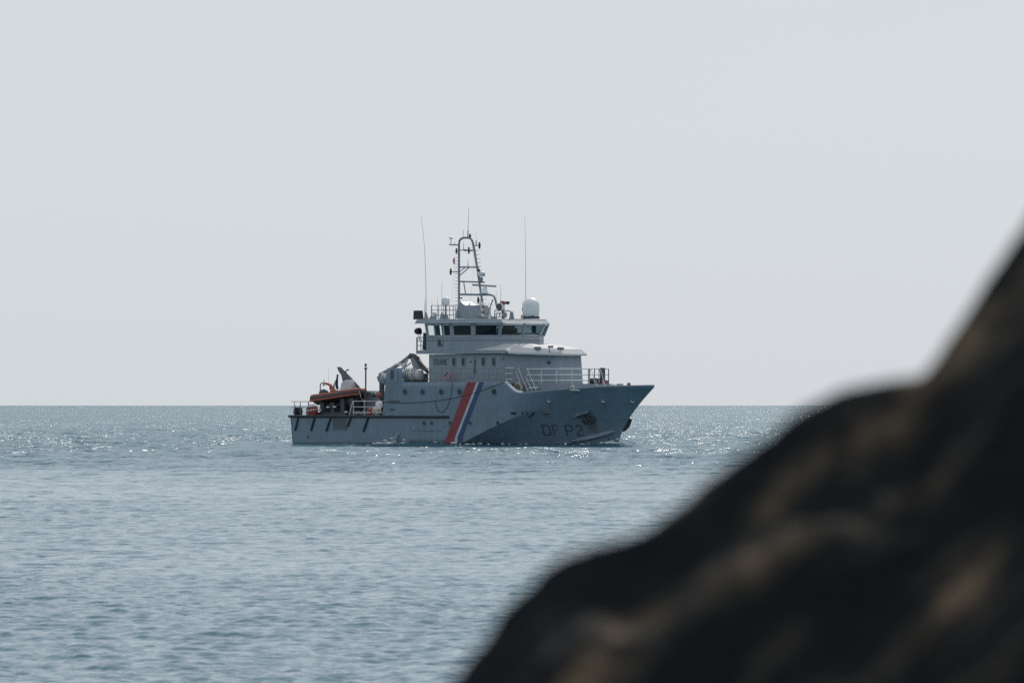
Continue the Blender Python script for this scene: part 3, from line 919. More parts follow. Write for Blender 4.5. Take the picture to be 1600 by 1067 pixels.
# ---- deckhouse
YD = -4.0
xd0, xd1 = X(670.3, YD), X(786, YD)
zde = Z(553.2, 760, YD)               # top of the walls
dzf = Z(553.5, 880, -1.7)
xdf = LP(877.5, 600, -1.6)[0]
dh = [(xd0, YD), (xd1, YD), (xdf, -1.6), (xdf, 1.6), (xd1, -YD), (xd0, -YD)]
dht = [(xd0, YD), (xd1, YD), (xdf - .35, -1.58), (xdf - .35, 1.58), (xd1, -YD), (xd0, -YD)]
MB().slab(dh, ZFD - .3, zde, dht).build('deckhouse', M['house'], ship)
def wallbox(px, py, w, h, t=0.03, y=YD):
    c = LP(px, py, y)
    return c, MB().box(c[0] - w / 2, c[0] + w / 2, y - t, y + 0.01, c[2] - h / 2, c[2] + h / 2)
def round_window(px, py, w, h, y=YD, parent=None):
    c = LP(px, py, y)
    def ring(ww, hh, yy, rr):
        pts = []
        for cx, cz, a0 in ((ww - rr, hh - rr, 0), (-ww + rr, hh - rr, 90), (-ww + rr, -hh + rr, 180), (ww - rr, -hh + rr, 270)):
            for k in range(5):
                a = R(a0 + 22.5 * k)
                pts.append((c[0] + cx + rr * math.cos(a), yy, c[2] + cz + rr * math.sin(a)))
        return pts
    a, b = w / 2, h / 2
    mb = MB()
    mb.loft(ring(a + .07, b + .07, y, .16), ring(a + .06, b + .06, y - .06, .15), False, False, True)
    mb.loft(ring(a + .06, b + .06, y - .06, .15), ring(a, b, y - .06, .12), False, False)
    mb.loft(ring(a, b, y - .06, .12), ring(a, b, y - .01, .12), False, False)
    o = mb.build('window', M['mast'], parent or ship)
    g = MB(); r = ring(a, b, y - .012, .12); g.add(r, [tuple(range(len(r)))]); g.build('pane', M['darkglass'] if parent is None else M['darkglass'], o)
for px in (709.6, 724.2, 755.4, 771.8): round_window(px, 565.2, 0.33, 0.68)
c, mb = wallbox(735.6, 573.5, 0.85, 1.9, 0.06)
door = mb.build('door', M['house'], ship, 0.03)
MB().tube([LP(731, 574, YD - .1), LP(731, 577, YD - .1)], .03, 6).build('door_handle', M['rail'], door)
MB().lathe((LP(735.6, 565.2, YD - .06)[0], YD - .07, LP(735.6, 565.2, YD)[2]), [(.001, 0), (.09, 0), (.09, .02)], 12, 'y').build('door_peephole', M['black'], door)
for py in (562, 566, 570, 574, 578, 582):
    q = LP(742.2, py, YD - .05); MB().tube([q, q - Vector((0, 0, .12))], .05, 6).build('door_hinge', M['darkgrey'], door)
c, mb = wallbox(785, 559, .30, .34, .10); mb.build('junction_box', M['midgrey'], ship, .02)
c, mb = wallbox(678.6, 555, .22, .08, .14); mb.build('wall_lamp', M['white'], ship)
mb = MB()
for i, ch in enumerate('DOUANE'):
    strokes(ch, lambda u, v: LP(677.2 + i * 3.85 + u * 2.7, 569.8 - v * 8.6, YD - .015), 0.16, 0.055, mb, 1)
mb.build('customs_lettering', M['letters'], ship)
# vent grille and lamps on the slanted front wall
def slant(px, py, off=0.0):
    # point on the starboard slanted wall
    lo, hi = 0.0, 1.0
    d = Vector((xdf - .15 - xd1, -1.6 - YD, 0))
    for _ in range(30):
        m = .5 * (lo + hi); y = YD + d[1] * m
        if LP(px, py, y)[0] > xd1 + d[0] * m: lo = m
        else: hi = m
    n = Vector((d[1], -d[0], 0)).normalized()
    return LP(px, py, YD + d[1] * lo) + n * off
q = [slant(855, 564.6, .05), slant(860, 564.6, .05), slant(860, 568, .05), slant(855, 568, .05)]
mb = MB(); mb.add(q, [(0, 1, 2, 3)])
for k in range(4): mb.tube([slant(855, 564.8 + k, .07), slant(860, 564.8 + k, .07)], .02, 4)
mb.build('vent_grille', M['letters'], ship)
for px in (814, 868):
    mb = MB(); mb.tube([slant(px - 6, 555.3, .1), slant(px + 6, 555.4, .1)], .04, 6); mb.build('strip_lamp', M['pale'], ship)

# ---- bridge deck slab and the sloping hood in front of the wheelhouse
zs0, zs1 = Z(552.6, 700, -4.3), Z(547.2, 700, -4.3)
YS = -4.35
xb0 = X(650.2, YS); xe1 = X(791, YS)
xfe = LP(884, 552, -1.95)[0] + .25
slab = [(xb0, YS), (xe1, YS), (xe1, -YS), (xb0, -YS)]
MB().slab(slab, zs0, zs1).build('bridge_deck', M['house'], ship)
def mir(pts): return [Vector(p) for p in pts] + [Vector((p[0], -p[1], p[2])) for p in reversed(pts)]
lip = mir([LP(741, 547.2, YS), LP(790.6, 547.2, YS), LP(838, 543.0, -2.75), LP(879, 545.2, -1.30)])
inn = mir([LP(754, 539.4, -3.75), LP(793, 536.9, -2.75), LP(829, 536.9, -1.7), LP(843, 538.6, -.8)])
MB().loft(lip, inn, False, True).build('hood', M['roofpaint'], ship)
ev = mir([LP(793.2, 552.6, YS - .03), LP(838, 554.2, -3.12), LP(878.8, 555.6, -1.75)])
ev2 = [p + Vector((0, 0, .16)) for p in ev]
up3 = [lip[1], lip[2], lip[3], lip[4], lip[5], lip[6]]
mb = MB()
mb.add(up3 + ev2 + ev, [(i + 6 * k, i + 6 * (k + 1), i + 1 + 6 * (k + 1), i + 1 + 6 * k) for k in (0, 1) for i in range(5)] + [(5, 4, 3, 2, 1, 0), (12, 13, 14, 15, 16, 17)])
mb.build('hood_fascia', M['roofpaint'], ship)
# floodlights on the hood: two boxes and a slim camera
for px, py in ((842, 545.5), (878, 546.5)):
    q = slant(px, py, .35)
    mb = MB()
    mb.box(q[0] - .32, q[0] + .22, q[1] - .2, q[1] + .2, q[2] - .02, q[2] + .24)
    o = mb.build('floodlight', M['midgrey'], ship, .05)
    MB().tube([q, q + Vector((-.18, 0, -.18)), q + Vector((-.22, .2, -.42))], .035, 6).build('bracket', M['rail'], o)
q = slant(860, 547, .4)
mb = MB(); mb.tube([q + Vector((-.05, 0, -.6)), q, q + Vector((.05, 0, .2))], .04, 6); mb.box(q[0] - .05, q[0] + .35, q[1] - .15, q[1] + .15, q[2] + .2, q[2] + .4)
mb.build('camera_bracket', M['midgrey'], ship)

# ---- wheelhouse: facetted, windows lean outwards, hollow
YW = -4.35
xw_a = X(666.0, YW)
xw_b = X(740.5, YW)
zw0, zw1, zw2 = zs1 + .006, Z(524.5, 760, -3.8), Z(505.2, 760, -3.8)
zl0, zl1 = Z(523.2, 760, -3.8), Z(507.8, 760, -3.8)
def facets():
    pts = [(xw_b, YW)]
    for phi, l in ((30, 2.37), (60, 2.30)):
        x, y = pts[-1]; pts.append((x + l * math.cos(R(phi)), y + l * math.sin(R(phi))))
    return pts
f3 = facets()
fs_half = [(xw_a, YW)] + f3
wh = fs_half + [(x, -y) for x, y in reversed(fs_half)]
def lean(p, amt):
    x, y = p
    ax = 0.9 if x > xw_b + .5 else (0.0 if x > xw_a + .1 else -0.35)
    r = Vector((ax, (-1 if y < 0 else 1) * (0.55 if x > xw_b + .5 else .12), 0))
    return (x + r[0] * amt, y + r[1] * amt)
WT = [lean(p, 0.42) for p in wh]      # outline at the window heads
WB = wh                                # outline at the sills
nW = len(wh)
mb = MB()   # walls under the sills
mb.loft([(x, y, zw0) for x, y in WB], [(x, y, zw1) for x, y in WB], True, False)
mb.build('wheelhouse', M['house'], ship)
mb = MB()   # inner floor and ceiling
mb.slab([(x * 1, y) for x, y in WB], zw1 - .45, zw1 - .40)
mb.build('wheelhouse_floor', M['darkgrey'], ship)
def fp(i, t, v, out=0.0):
    """point on facet i: t along it, v from sill (0) to head (1)"""
    a0, a1 = Vector((*WB[i], zw1)), Vector((*WB[(i + 1) % nW], zw1))
    b0, b1 = Vector((*WT[i], zw2)), Vector((*WT[(i + 1) % nW], zw2))
    p = (a0 * (1 - t) + a1 * t) * (1 - v) + (b0 * (1 - t) + b1 * t) * v
    n = (a1 - a0).cross(b0 - a0).normalized()
    return p + n * out
def window_band(i, cuts):
    """sill strip, head strip and posts round the panes of facet i; cuts = list of (t0, t1)"""
    vl = (zl0 - zw1) / (zw2 - zw1); vh = (zl1 - zw1) / (zw2 - zw1)
    mb = MB()
    def plate(t0, t1, v0, v1):
        a = [fp(i, t0, v0, 0), fp(i, t1, v0, 0), fp(i, t1, v1, 0), fp(i, t0, v1, 0)]
        b = [fp(i, t0, v0, -.08), fp(i, t1, v0, -.08), fp(i, t1, v1, -.08), fp(i, t0, v1, -.08)]
        mb.loft(b, a)
    edges = [0.0] + [e for c in cuts for e in c] + [1.0]
    for k in range(0, len(edges), 2):
        if edges[k + 1] - edges[k] > 1e-4: plate(edges[k], edges[k + 1], 0, 1)
    for t0, t1 in cuts:
        plate(t0, t1, 0, vl); plate(t0, t1, vh, 1)
    o = mb.build('window_wall', M['house'], ship)
    for t0, t1 in cuts:
        g = MB(); g.add([fp(i, t0, vl, -.05), fp(i, t1, vl, -.05), fp(i, t1, vh, -.05), fp(i, t0, vh, -.05)], [(0, 1, 2, 3)])
        g.build('pane', M['clear'] if i == 7 or (i == 0 and t1 < .5) else M['farglass' if i in (4, 5, 6) else 'glass'], o)
        g = MB(); g.add([fp(i, t0, vh - .015, .02), fp(i, t1, vh - .015, .02), fp(i, t1, vh + .10, .03), fp(i, t0, vh + .10, .03)] + [fp(i, t0, vh - .015, -.03), fp(i, t1, vh - .015, -.03)], [(0, 1, 2, 3), (0, 4, 5, 1)])
        g.build('window_visor', M['pale'], o)
xside = WB[1][0] - WB[0][0]
tt = lambda px: (X(px, YW) - WB[0][0]) / xside
window_band(0, [(tt(669.6), tt(679.0)), (tt(681), tt(692)), (tt(695), tt(703.5)), (tt(709.4), tt(736))])
window_band(1, [(.07, .93)]); window_band(2, [(.07, .93)])
window_band(3, [(.06, .94)])                     # straight front
window_band(4, [(.07, .93)]); window_band(5, [(.07, .93)])
window_band(6, [(1 - tt(736), 1 - tt(709.4)), (1 - tt(692), 1 - tt(681))])
window_band(7, [(.74, .775), (.84, .965)])   # aft side
# corner posts, console and helm chairs inside
for i in range(1, 7):
    MB().tube([fp(i, 0, 0, .01), fp(i, 0, 1, .01)], .10, 8).build('corner_post', M['house'], ship)
mb = MB()
cx = f3[1][0] - .6
mb.slab([(cx - 1.2, -2.8), (cx + 1.2, -1.9), (cx + 1.5, 0), (cx + 1.2, 1.9), (cx - 1.2, 2.8), (cx - 1.6, 2.4), (cx + .4, 0), (cx - 1.6, -2.4)], zw1 - .4, zw1 + .25)
mb.build('console', M['darkgrey'], ship)
for k, y in enumerate((-1.9, 0.3, 2.0)):
    MB().box(cx - 2.4, cx - 1.8, y - .3, y + .3, zw1 - .4, zw1 + .75).build('helm_chair', M['black'], ship, .08)
c, mb = wallbox(688, 535.6, .72, .72, .02, YW); mb.build('door_window_frame', M['mast'], ship)
c, mb = wallbox(688, 535.6, .60, .60, .026, YW); mb.build('door_window', M['darkglass'], ship)
c, mb = wallbox(690.6, 534.2, .20, .42, .030, YW); mb.build('door_window_blind', M['midgrey'], ship)
mb = MB(); mb.tube([LP(705.5, 525, YW - .01), LP(705.5, 547, YW - .01)], .025, 4); mb.tube([LP(667, 527.2, YW - .01), LP(739, 527.6, YW - .01)], .022, 4)
mb.build('wall_seam', M['house'], ship)

# roof slab, octagonal, fascia leaning
zr0, zr1 = Z(504.8, 740, -4.9), Z(498.9, 740, -4.9)
YRF = -4.75
xr_a = X(647.3, YRF); xr_b = X(738.5, YRF)
xr_c = xr_b + 2.45; yr_c = YRF + 1.42
hr = [(xr_a, YRF), (xr_b, YRF), (xr_c, yr_c)]
ro = hr + [(x, -y) for x, y in reversed(hr)]
ri = [(xr_a + .22, YRF + .12), (xr_b - .12, YRF + .14), (xr_c - .36, yr_c + .10)]
ri = ri + [(x, -y) for x, y in reversed(ri)]
MB().slab(ro, zr0, zr1, ri).build('wheelhouse_roof', M['house'], ship)
MB().slab([(x, y) for x, y in ri], zr1 + .003, zr1 + .05).build('roof_edge', M['roofpaint'], ship)
ZR = zr1 + .05

# ---- balcony aft of the wheelhouse with its searchlight
def rails(name, path, bars, posts, mat, r=.028, rp=.028, parent=None):
    """path: function t,h -> point; bars = heights; posts = t values"""
    mb = MB()
    for h in bars: mb.tube([path(t, h) for t in np.linspace(0, 1, 9)], r, 5)
    o = mb.build(name, mat, ship)
    for t in posts: MB().tube([path(t, 0), path(t, max(bars))], rp, 5).build('post', mat, o)
    return o
pt = lambda a, b: (lambda t, h: a + (b - a) * t + Vector((0, 0, h)))
yb_ = -4.25
a = LP(651, 547.5, yb_); b = LP(666, 547.5, yb_)
rails('balcony_railing', pt(a, b), (.45, .85, 1.2), (0, .45, .9), M['darkgrey'], .03, .04)
a2 = Vector((xb0 + .08, yb_, zs1)); b2 = Vector((xb0 + .08, 4.2, zs1))
rails('balcony_railing', pt(a2, b2), (.45, .85, 1.2), (0, .2, .4, .6, .8, 1), M['darkgrey'], .03, .03)
mb = MB(); mb.tube([LP(663.5, 547, -3.4), LP(665, 520, -3.4)], .22, 8); mb.build('balcony_locker', M['darkgrey'], ship)
q = LP(655.7, 517.3, yb_)
mb = MB(); mb.lathe((q[0] - .2, q[1], q[2]), [(.02, -.30), (.22, -.28), (.30, -.1), (.31, .22), (.27, .24), (.001, .24)], 14, 'x')
sl = mb.build('searchlight', M['black'], ship)
mb = MB(); mb.tube([q + Vector((-.32, 0, -.1)), q + Vector((-.05, 0, -.62)), q + Vector((.28, 0, -.1))], .035, 5); mb.tube([q + Vector((-.05, 0, -.62)), q + Vector((-.05, 0, -.85))], .05, 6)
mb.build('searchlight_yoke', M['black'], sl)

# ---- things on the roof
def onroof(px, y, z=None): 
    q = LP(px, 498, y); return Vector((q[0], y, ZR if z is None else z))
def TP(px, py, y): return LP(px, py, y)
mb = MB(); q0 = onroof(653.8, -3.4); mb.loft([(q0[0] - .42, q0[1] - .25, ZR), (q0[0] + .42, q0[1] - .25, ZR), (q0[0] + .42, q0[1] + .25, ZR), (q0[0] - .42, q0[1] + .25, ZR)],
        [(q0[0] - .42, q0[1] - .2, ZR + .82), (q0[0] + .34, q0[1] - .2, ZR + .82), (q0[0] + .34, q0[1] + .2, ZR + .82), (q0[0] - .42, q0[1] + .2, ZR + .82)])
mb.build('sign_box', M['black'], ship)
# whip antennas
def whip(px0, pts, y, r0=.035, base=True, mat='mast', r1=.010):
    ps = [TP(a, b, y) for a, b in pts]
    n = len(ps)
    mb = MB(); mb.tube(ps, [r0 + (r1 - r0) * i / (n - 1) for i in range(n)], 5)
    o = mb.build('whip_antenna', M[mat], ship)
    if base:
        q = ps[0]; b = MB(); b.lathe((q[0], q[1], ZR), [(.24, 0), (.06, .62), (.05, .66)], 8); b.build('antenna_base', M['mast'], o)
whip(665, [(665.8, 497), (665.8, 470), (665.2, 430), (663.6, 390), (661, 360), (657.6, 337)], -3.6, .032)
whip(664, [(664, 497), (664, 466)], -3.2, .05, False)
whip(821.3, [(821.3, 480), (821.5, 430), (821, 385), (819.8, 336)], -.4, .028, False)
whip(690.4, [(690.4, 497), (690.4, 441)], -2.4, .03, True)
whip(683.4, [(683.4, 497), (683.4, 466)], -2.7, .035, False)
whip(675, [(675, 497), (675, 470)], -2.9, .03, False)
whip(782.3, [(782.3, 485), (782.6, 444)], -.8, .028, False)
whip(775.3, [(775.3, 485), (775.3, 453)], -.4, .016, False)
# railing round the after part of the roof
a = onroof(674, -2.6); b = onroof(716, -2.6)
rails('roof_railing', pt(a, b), (.42, .86, 1.28), (0, .27, .54, .68, .82), M['mast'], .022, .035)
a3 = onroof(674, -2.6); rails('roof_railing', pt(a3, Vector((a3[0], 2.6, ZR))), (.42, .86, 1.28), (.33, .66, 1), M['mast'], .022, .03)
# round horn dish and small radome on its post
q = onroof(678, -2.9); mb = MB(); mb.lathe((q[0], q[1], ZR + .38), [(.001, .14), (.30, .10), (.33, 0), (.12, -.2), (.001, -.22)], 14, 'x'); d = mb.build('horn_dish', M['pale'], ship)
mb = MB(); mb.loft([(q[0] - .5, q[1] - .2, ZR), (q[0] + .2, q[1] - .2, ZR), (q[0] + .2, q[1] + .2, ZR), (q[0] - .5, q[1] + .2, ZR)], [(q[0] - .2, q[1] - .12, ZR + .4), (q[0] + .1, q[1] - .12, ZR + .4), (q[0] + .1, q[1] + .12, ZR + .4), (q[0] - .2, q[1] + .12, ZR + .4)]); mb.build('dish_mount', M['mast'], d)
def radome(c, r, h, name):
    prof = [(.001, 0), (r * .80, 0), (r * .95, h * .10), (r, h * .22), (r, h * .60)]
    for k in range(1, 8):
        t = math.pi / 2 * k / 7
        prof.append((max(r * math.cos(t), .001), h * .60 + h * .40 * math.sin(t)))
    return MB().lathe(c, prof, 24).build(name, M['white'], ship)
q = TP(696.5, 476.5, -2.0); rd = radome(q, .36, .74, 'small_radome')
mb = MB(); mb.lathe((q[0], q[1], ZR), [(.30, 0), (.24, .25), (.09, .55), (.085, q[2] - ZR + .02)], 10); mb.build('radome_post', M['mast'], rd)
q = TP(829.5, 496, -.9); q[2] = ZR + .22
rd = radome(q, .79, Z(465, 829, -.9) - q[2], 'large_radome')
MB().box(q[0] - .5, q[0] + .62, q[1] - .5, q[1] + .5, ZR, ZR + .24).build('radome_base', M['darkgrey'], rd)
mb = MB()   # lettering wraps round the dome
zmid = Z(483.5, 829, -.9)
for i, ch in enumerate('SAILOR'):
    def wrap(u, v, i=i):
        ang = R(-196) + (i * .235 + u * .165)
        return (q[0] + .80 * math.cos(ang), q[1] + .80 * math.sin(ang), zmid + (v - .5) * .26)
    strokes(ch, wrap, .19, .13, mb, 1)
mb.build('radome_lettering', M['letters'], rd)
mb = MB(); qq = TP(817.5, 497, -.6); mb.box(qq[0] - .12, qq[0] + .22, -.8, -.4, ZR, ZR + .38); mb.build('cable_box', M['cream'], ship)

# ---- the mast: two legs joined by an arch, crossbars, rungs, lamps and radars
ym = -.3
def T(pts, r, n=8): return MB().tube([TP(a, b, ym) for a, b in pts], r, n)
T([(717.2, 498), (717.2, 381), (717.8, 376.5), (720.5, 373), (725, 371.6), (732, 371.6), (736, 373), (738.6, 378), (741, 390), (747.5, 430), (751, 455), (757.5, 497)], .105).build('mast_frame', M['mast'], ship)
for pts, r in (([(719, 417.4), (748, 417.6)], .075), ([(719, 439.8), (757, 441)], .075), ([(719, 460), (768, 460.8), (771.5, 462.5), (774, 468), (777, 482)], .10), ([(719, 391), (743, 391)], .05),
               ([(719, 430), (733, 418)], .05), ([(719, 424), (727, 418)], .04), ([(724.6, 441), (727.4, 459)], .05), ([(760, 495), (770.5, 467)], .06)):
    T(pts, r).build('crossbar', M['mast'], ship)
mb = MB()
for k in range(19):
    py = 397 + k * 5.25
    mb.tube([TP(717, py, ym), TP(712.4, py, ym), TP(710.6, py - 1.3, ym)], .022, 4)
for k in range(7):
    py = 392 + k * 6.2; px = 741.5 + k * .95
    mb.tube([TP(px, py, ym), TP(px + 5.4, py, ym), TP(px + 7, py - 1.4, ym)], .022, 4)
for k in range(5):
    py = 468 + k * 6.6; px = 753 + k * 1
    mb.tube([TP(px, py, ym), TP(px + 5.6, py, ym), TP(px + 7, py - 1.4, ym)], .022, 4)
tag(mb.build('rungs', M['mast'], ship), kind='stuff')
# mast foot house
bx = [(716, 498), (716, 471), (718.5, 471.5), (727, 477), (745, 477), (748.6, 488.5), (748.8, 498)]
mb = MB(); mb.loft([tuple(TP(a, b, -1.0)) for a, b in bx], [tuple(TP(a, b, -1.0) + Vector((0, 1.6, 0))) for a, b in bx]); mb.build('mast_house', M['house'], ship)
mb = MB(); mb.tube([TP(714, 497.5, -1.05), TP(717, 478, -.9)], [.22, .1], 6); mb.tube([TP(748, 492, -1.1), TP(756, 496, -1.1), TP(775, 497, -1.1)], [.22, .18, .15], 8); mb.build('cable_trunk', M['midgrey'], ship)
mb = MB(); mb.tube([TP(734, 476.6, ym), TP(734, 474.4, ym)], .05, 6); mb.tube([TP(731.5, 474, ym), TP(736.5, 474, ym)], .04, 6); mb.build('deck_aerial', M['pale'], ship)
# navigation lamps: dark barrels on brackets
def lamp(px, py, y=ym, h=.62, r=.085, br=None, mat='black'):
    q = TP(px, py, y); mb = MB()
    mb.lathe((q[0], q[1], q[2] - h / 2), [(.001, 0), (r, .02), (r, h * .38), (r * 1.5, h * .42), (r * 1.5, h * .58), (r, h * .62), (r, h - .02), (.001, h)], 10)
    o = mb.build('navigation_lamp', M[mat], ship)
    if br: MB().tube([TP(br[0], br[1], y), TP(px, py, y)], .045, 6).build('lamp_bracket', M['mast'], o)
lamp(732.6, 391.4); lamp(749.2, 383.6, br=(740, 383.8)); lamp(704.3, 424.6, br=(717, 425.2)); lamp(747.3, 469, br=(752, 468)); lamp(713.3, 392, h=.5, br=(717, 392), mat='green'); lamp(734.3, 369, h=.45)
lamp(748.5, 422.5, h=.3); lamp(721, 465.8, h=.14, br=(717, 465.8))
mb = MB(); mb.tube([TP(702, 382.3, ym), TP(717, 383, ym)], .06, 6); mb.tube([TP(704.6, 382, ym), TP(704.6, 373, ym)], .035, 6); mb.tube([TP(710.6, 382.5, ym), TP(710.6, 379, ym)], .03, 5)
o = mb.build('antenna_arm', M['mast'], ship)
q = TP(704.7, 372.6, ym); MB().lathe(q, [(.001, -.05), (.14, -.04), (.22, .03), (.19, .09), (.08, .14), (.001, .15)], 14).build('gps_dome', M['white'], o)
mb = MB(); mb.tube([TP(730.8, 371, ym), TP(731.3, 360, ym)], .05, 5); mb.tube([TP(731.3, 360, ym), TP(732.4, 324, ym)], [.025, .012], 5); mb.build('whip_antenna', M['mast'], ship)
mb = MB(); mb.tube([TP(723.6, 372, ym), TP(723.8, 359.6, ym)], .022, 5); mb.build('whip_antenna', M['mast'], ship)
mb = MB(); mb.tube([TP(744, 384, ym), TP(744.2, 376, ym)], .05, 6); mb.tube([TP(744, 376, ym), TP(743.4, 362, ym)], .01, 4); mb.build('whip_antenna', M['mast'], ship)
mb = MB(); mb.tube([TP(724.6, 391, ym), TP(724.4, 377.5, ym)], [.04, .01], 5); mb.tube([TP(731.2, 417, ym), TP(731.4, 406, ym)], [.05, .012], 5); mb.build('whip_antenna', M['mast'], ship)
mb = MB(); mb.tube([TP(727, 392.5, ym), TP(728, 389.8, ym)], .09, 6); mb.tube([TP(724, 390.5, ym), TP(738, 391.8, ym)], .06, 6); mb.build('horn', M['darkgrey'], ship)
# wire stays
mb = MB(); mb.tube([TP(740, 412, ym), TP(735, 474, ym)], .010, 4); mb.tube([TP(711, 405, ym), TP(706, 474, ym)], .010, 4); mb.tube([TP(738.5, 385, ym), TP(742, 430, ym)], .008, 4); mb.build('signal_halyard', M['rail'], ship)
# upper radar and its white gearbox
q = TP(752, 431, ym - .2)
mb = MB(); mb.box(q[0] - .35, q[0] + .32, q[1] - .28, q[1] + .2, q[2] - .05, q[2] + .36); g = mb.build('radar_gearbox', M['pale'], ship, .08)
mb = MB(); mb.tube([TP(747, 428.8, ym - .2), TP(757.6, 429.6, ym - .2)], .07, 6); mb.build('radar_scanner', M['mast'], g)
mb = MB(); mb.tube([TP(747, 440.4, ym - .2), TP(757.5, 441.5, ym - .2)], .05, 6); mb.tube([TP(752, 440, ym - .2), TP(752, 433, ym - .2)], .16, 8); mb.build('radar_bracket', M['midgrey'], g)
# main radar: long scanner bar on a white pedestal
q = TP(757.5, 458.5, ym - .25)
mb = MB(); mb.lathe(q, [(.34, 0), (.34, .12), (.24, .22), (.24, .52), (.18, .6), (.08, .62), (.08, .72)], 12); g = mb.build('radar_pedestal', M['white'], ship)
mb = MB(); c0, c1 = TP(738.6, 445.2, ym - .25), TP(775, 447.4, ym - .25); mb.tube([c0, c1], .085, 6); mb.build('radar_scanner', M['mast'], g)
mb = MB(); mb.tube([TP(749, 459.6, ym - .25), TP(764, 460, ym - .25)], .08, 6); mb.build('radar_platform', M['midgrey'], g)
# camera ball on the leg
q = TP(752.5, 476, ym - .25); mb = MB(); mb.ball(q, .24); mb.lathe(q + Vector((0, 0, -.62)), [(.14, 0), (.2, .25), (.2, .55)], 10); g = mb.build('camera_ball', M['offwhite'], ship)
MB().ball(TP(755, 479.2, ym - .5), .12).build('camera_lens', M['black'], g)
mb = MB(); mb.tube([TP(750.5, 490, ym), TP(750.3, 470, ym)], .05, 6); mb.build('lamp_pole', M['offwhite'], ship)
# red water cannon with its mount, round lamp beside it
q = TP(786.5, 473, -1.1)
mb = MB(); mb.box(q[0] - .28, q[0] + .12, q[1] - .16, q[1] + .16, q[2] - .18, q[2] + .16); mb.tube([q, q + Vector((.50, -.1, -.02))], [.13, .10], 8); mb.tube([q + Vector((.0, 0, -.1)), q + Vector((.0, 0, -.62))], .12, 8)
g = mb.build('water_cannon', M['darkred'], ship, .03)
MB().tube([q + Vector((.46, -.09, -.02)), q + Vector((.72, -.15, -.02))], [.14, .16], 8).build('cannon_nozzle', M['black'], g)
mb = MB(); mb.tube([TP(786.3, 481, -1.1), TP(786.3, 498, -1.1)], .14, 8); mb.build('cannon_post', M['midgrey'], g)
q = TP(782, 479.5, -1.3); mb = MB(); mb.lathe((q[0], q[1] - .18, q[2]), [(.33, .0), (.36, .05), (.36, .32), (.2, .42), (.001, .42)], 16, 'y'); g = mb.build('round_floodlight', M['white'], ship)
MB().lathe((q[0], q[1] - .17, q[2]), [(.001, 0), (.29, .0), (.29, .05)], 16, 'y').build('floodlight_glass', M['darkgrey'], g)
a = TP(773, 497.5, -1.4); b = TP(798.5, 497.5, -1.4)
mb = MB(); mb.tube([TP(773, 497.5, -1.4), TP(773, 485, -1.4), TP(797, 485.8, -1.4), TP(800, 488.5, -1.4), TP(801, 498, -1.4)], .055, 6); mb.tube([TP(773, 491, -1.4), TP(786, 491.4, -1.4)], .03, 5); mb.build('roof_railing', M['mast'], ship)
for px in (778, 783.5):
    MB().torus(TP(px, 492, -1.3), .22, .04, 'y').build('hose_reel', M['darkgrey'], ship)
mb = MB(); q = onroof(788.5, -1.2); mb.lathe((q[0], q[1], ZR + .38), [(.001, .12), (.26, .1), (.3, 0), (.1, -.2)], 12, 'x'); mb.build('horn_dish', M['midgrey'], ship)
mb = MB(); q = onroof(799.5, -1.2); mb.lathe((q[0], q[1], ZR), [(.24, 0), (.14, .66), (.001, .7)], 8); mb.build('vent_cowl', M['midgrey'], ship)
mb = MB(); q = onroof(766.5, -1.1); mb.lathe((q[0], q[1], ZR), [(.26, 0), (.06, .5), (.05, 1.25)], 8); mb.tube([TP(763, 475, -1.1), TP(770.5, 476.6, -1.1)], .03, 5); mb.build('antenna_mount', M['offwhite'], ship)
mb = MB(); q = onroof(691, -2.1); mb.lathe((q[0], q[1], ZR), [(.2, 0), (.16, .4), (.001, .5)], 8); mb.build('vent_cowl', M['darkgrey'], ship)

# ---- railings along the upper deck and the fore deck
YRL = -B0 + .12
a = LP(629.5, 597, YRL); b = LP(807, 597, YRL)
tp = lambda px: (X(px, YRL) - a[0]) / (b[0] - a[0])
hrl = LP(740, 574.6, YRL)[2] - a[2]
rails('side_railing', pt(a, b), (hrl * .2, hrl * .6, hrl), [tp(p) for p in (644, 672, 689.5, 706, 719, 740, 756, 763.5, 776, 789)], M['railgrey'], .02, .03)
mb = MB(); c0 = LP(790, 596, YRL)
for py in (574.8, 583.6, 592.2): mb.tube([LP(789, py, YRL), LP(804 if py < 580 else 800, py, YRL)], .04, 6)
o = mb.build('gate_railing', M['rail'], ship)
for px, px2 in ((789, 789), (794, 794.5), (804, 806)): MB().tube([LP(px, 572.5 if px < 800 else 576, YRL), LP(px2, 597, YRL)], .04 if px < 800 else .03, 5).build('post', M['railgrey'], o)
YF = -3.3
# raised fore platform that carries the forward rails
zpl = Z(599.5, 870, YF)
xpf = LP(951, 600, -1.0)[0]
plat = [(X(806, YF) - .2, YF - .1), (LP(905, 600, YF)[0], YF - .1), (xpf, -1.1), (xpf, 1.1), (LP(905, 600, YF)[0], -YF + .1), (X(806, YF) - .2, -YF + .1)]
plat = [(xd1 - 1.0, YF - .1), (LP(893, 600, -2.9)[0], -2.9), (xpf, -1.1), (xpf, 1.1), (LP(893, 600, -2.9)[0], 2.9), (xd1 - 1.0, -YF + .1)]
MB().slab(plat, ZFD - .2, zpl).build('fore_platform', M['house'], ship)
P0 = Vector((0, 0, 0))
def fore(t, h):
    # along the starboard edge of the platform, then across its front corner
    a = LP(823, 599.5, YF); b = LP(894, 599.5, -2.85); c = LP(919, 599.5, -2.1)
    p = a + (b - a) * (t / .74) if t < .74 else b + (c - b) * ((t - .74) / .26)
    return Vector((p[0], p[1], zpl + h))
hf = LP(870, 576.3, -3.1)[2] - zpl
rails('fore_railing', fore, (hf * .22, hf * .60, hf), [.24, .49, .74, 1.0], M['rail'], .05, .035)
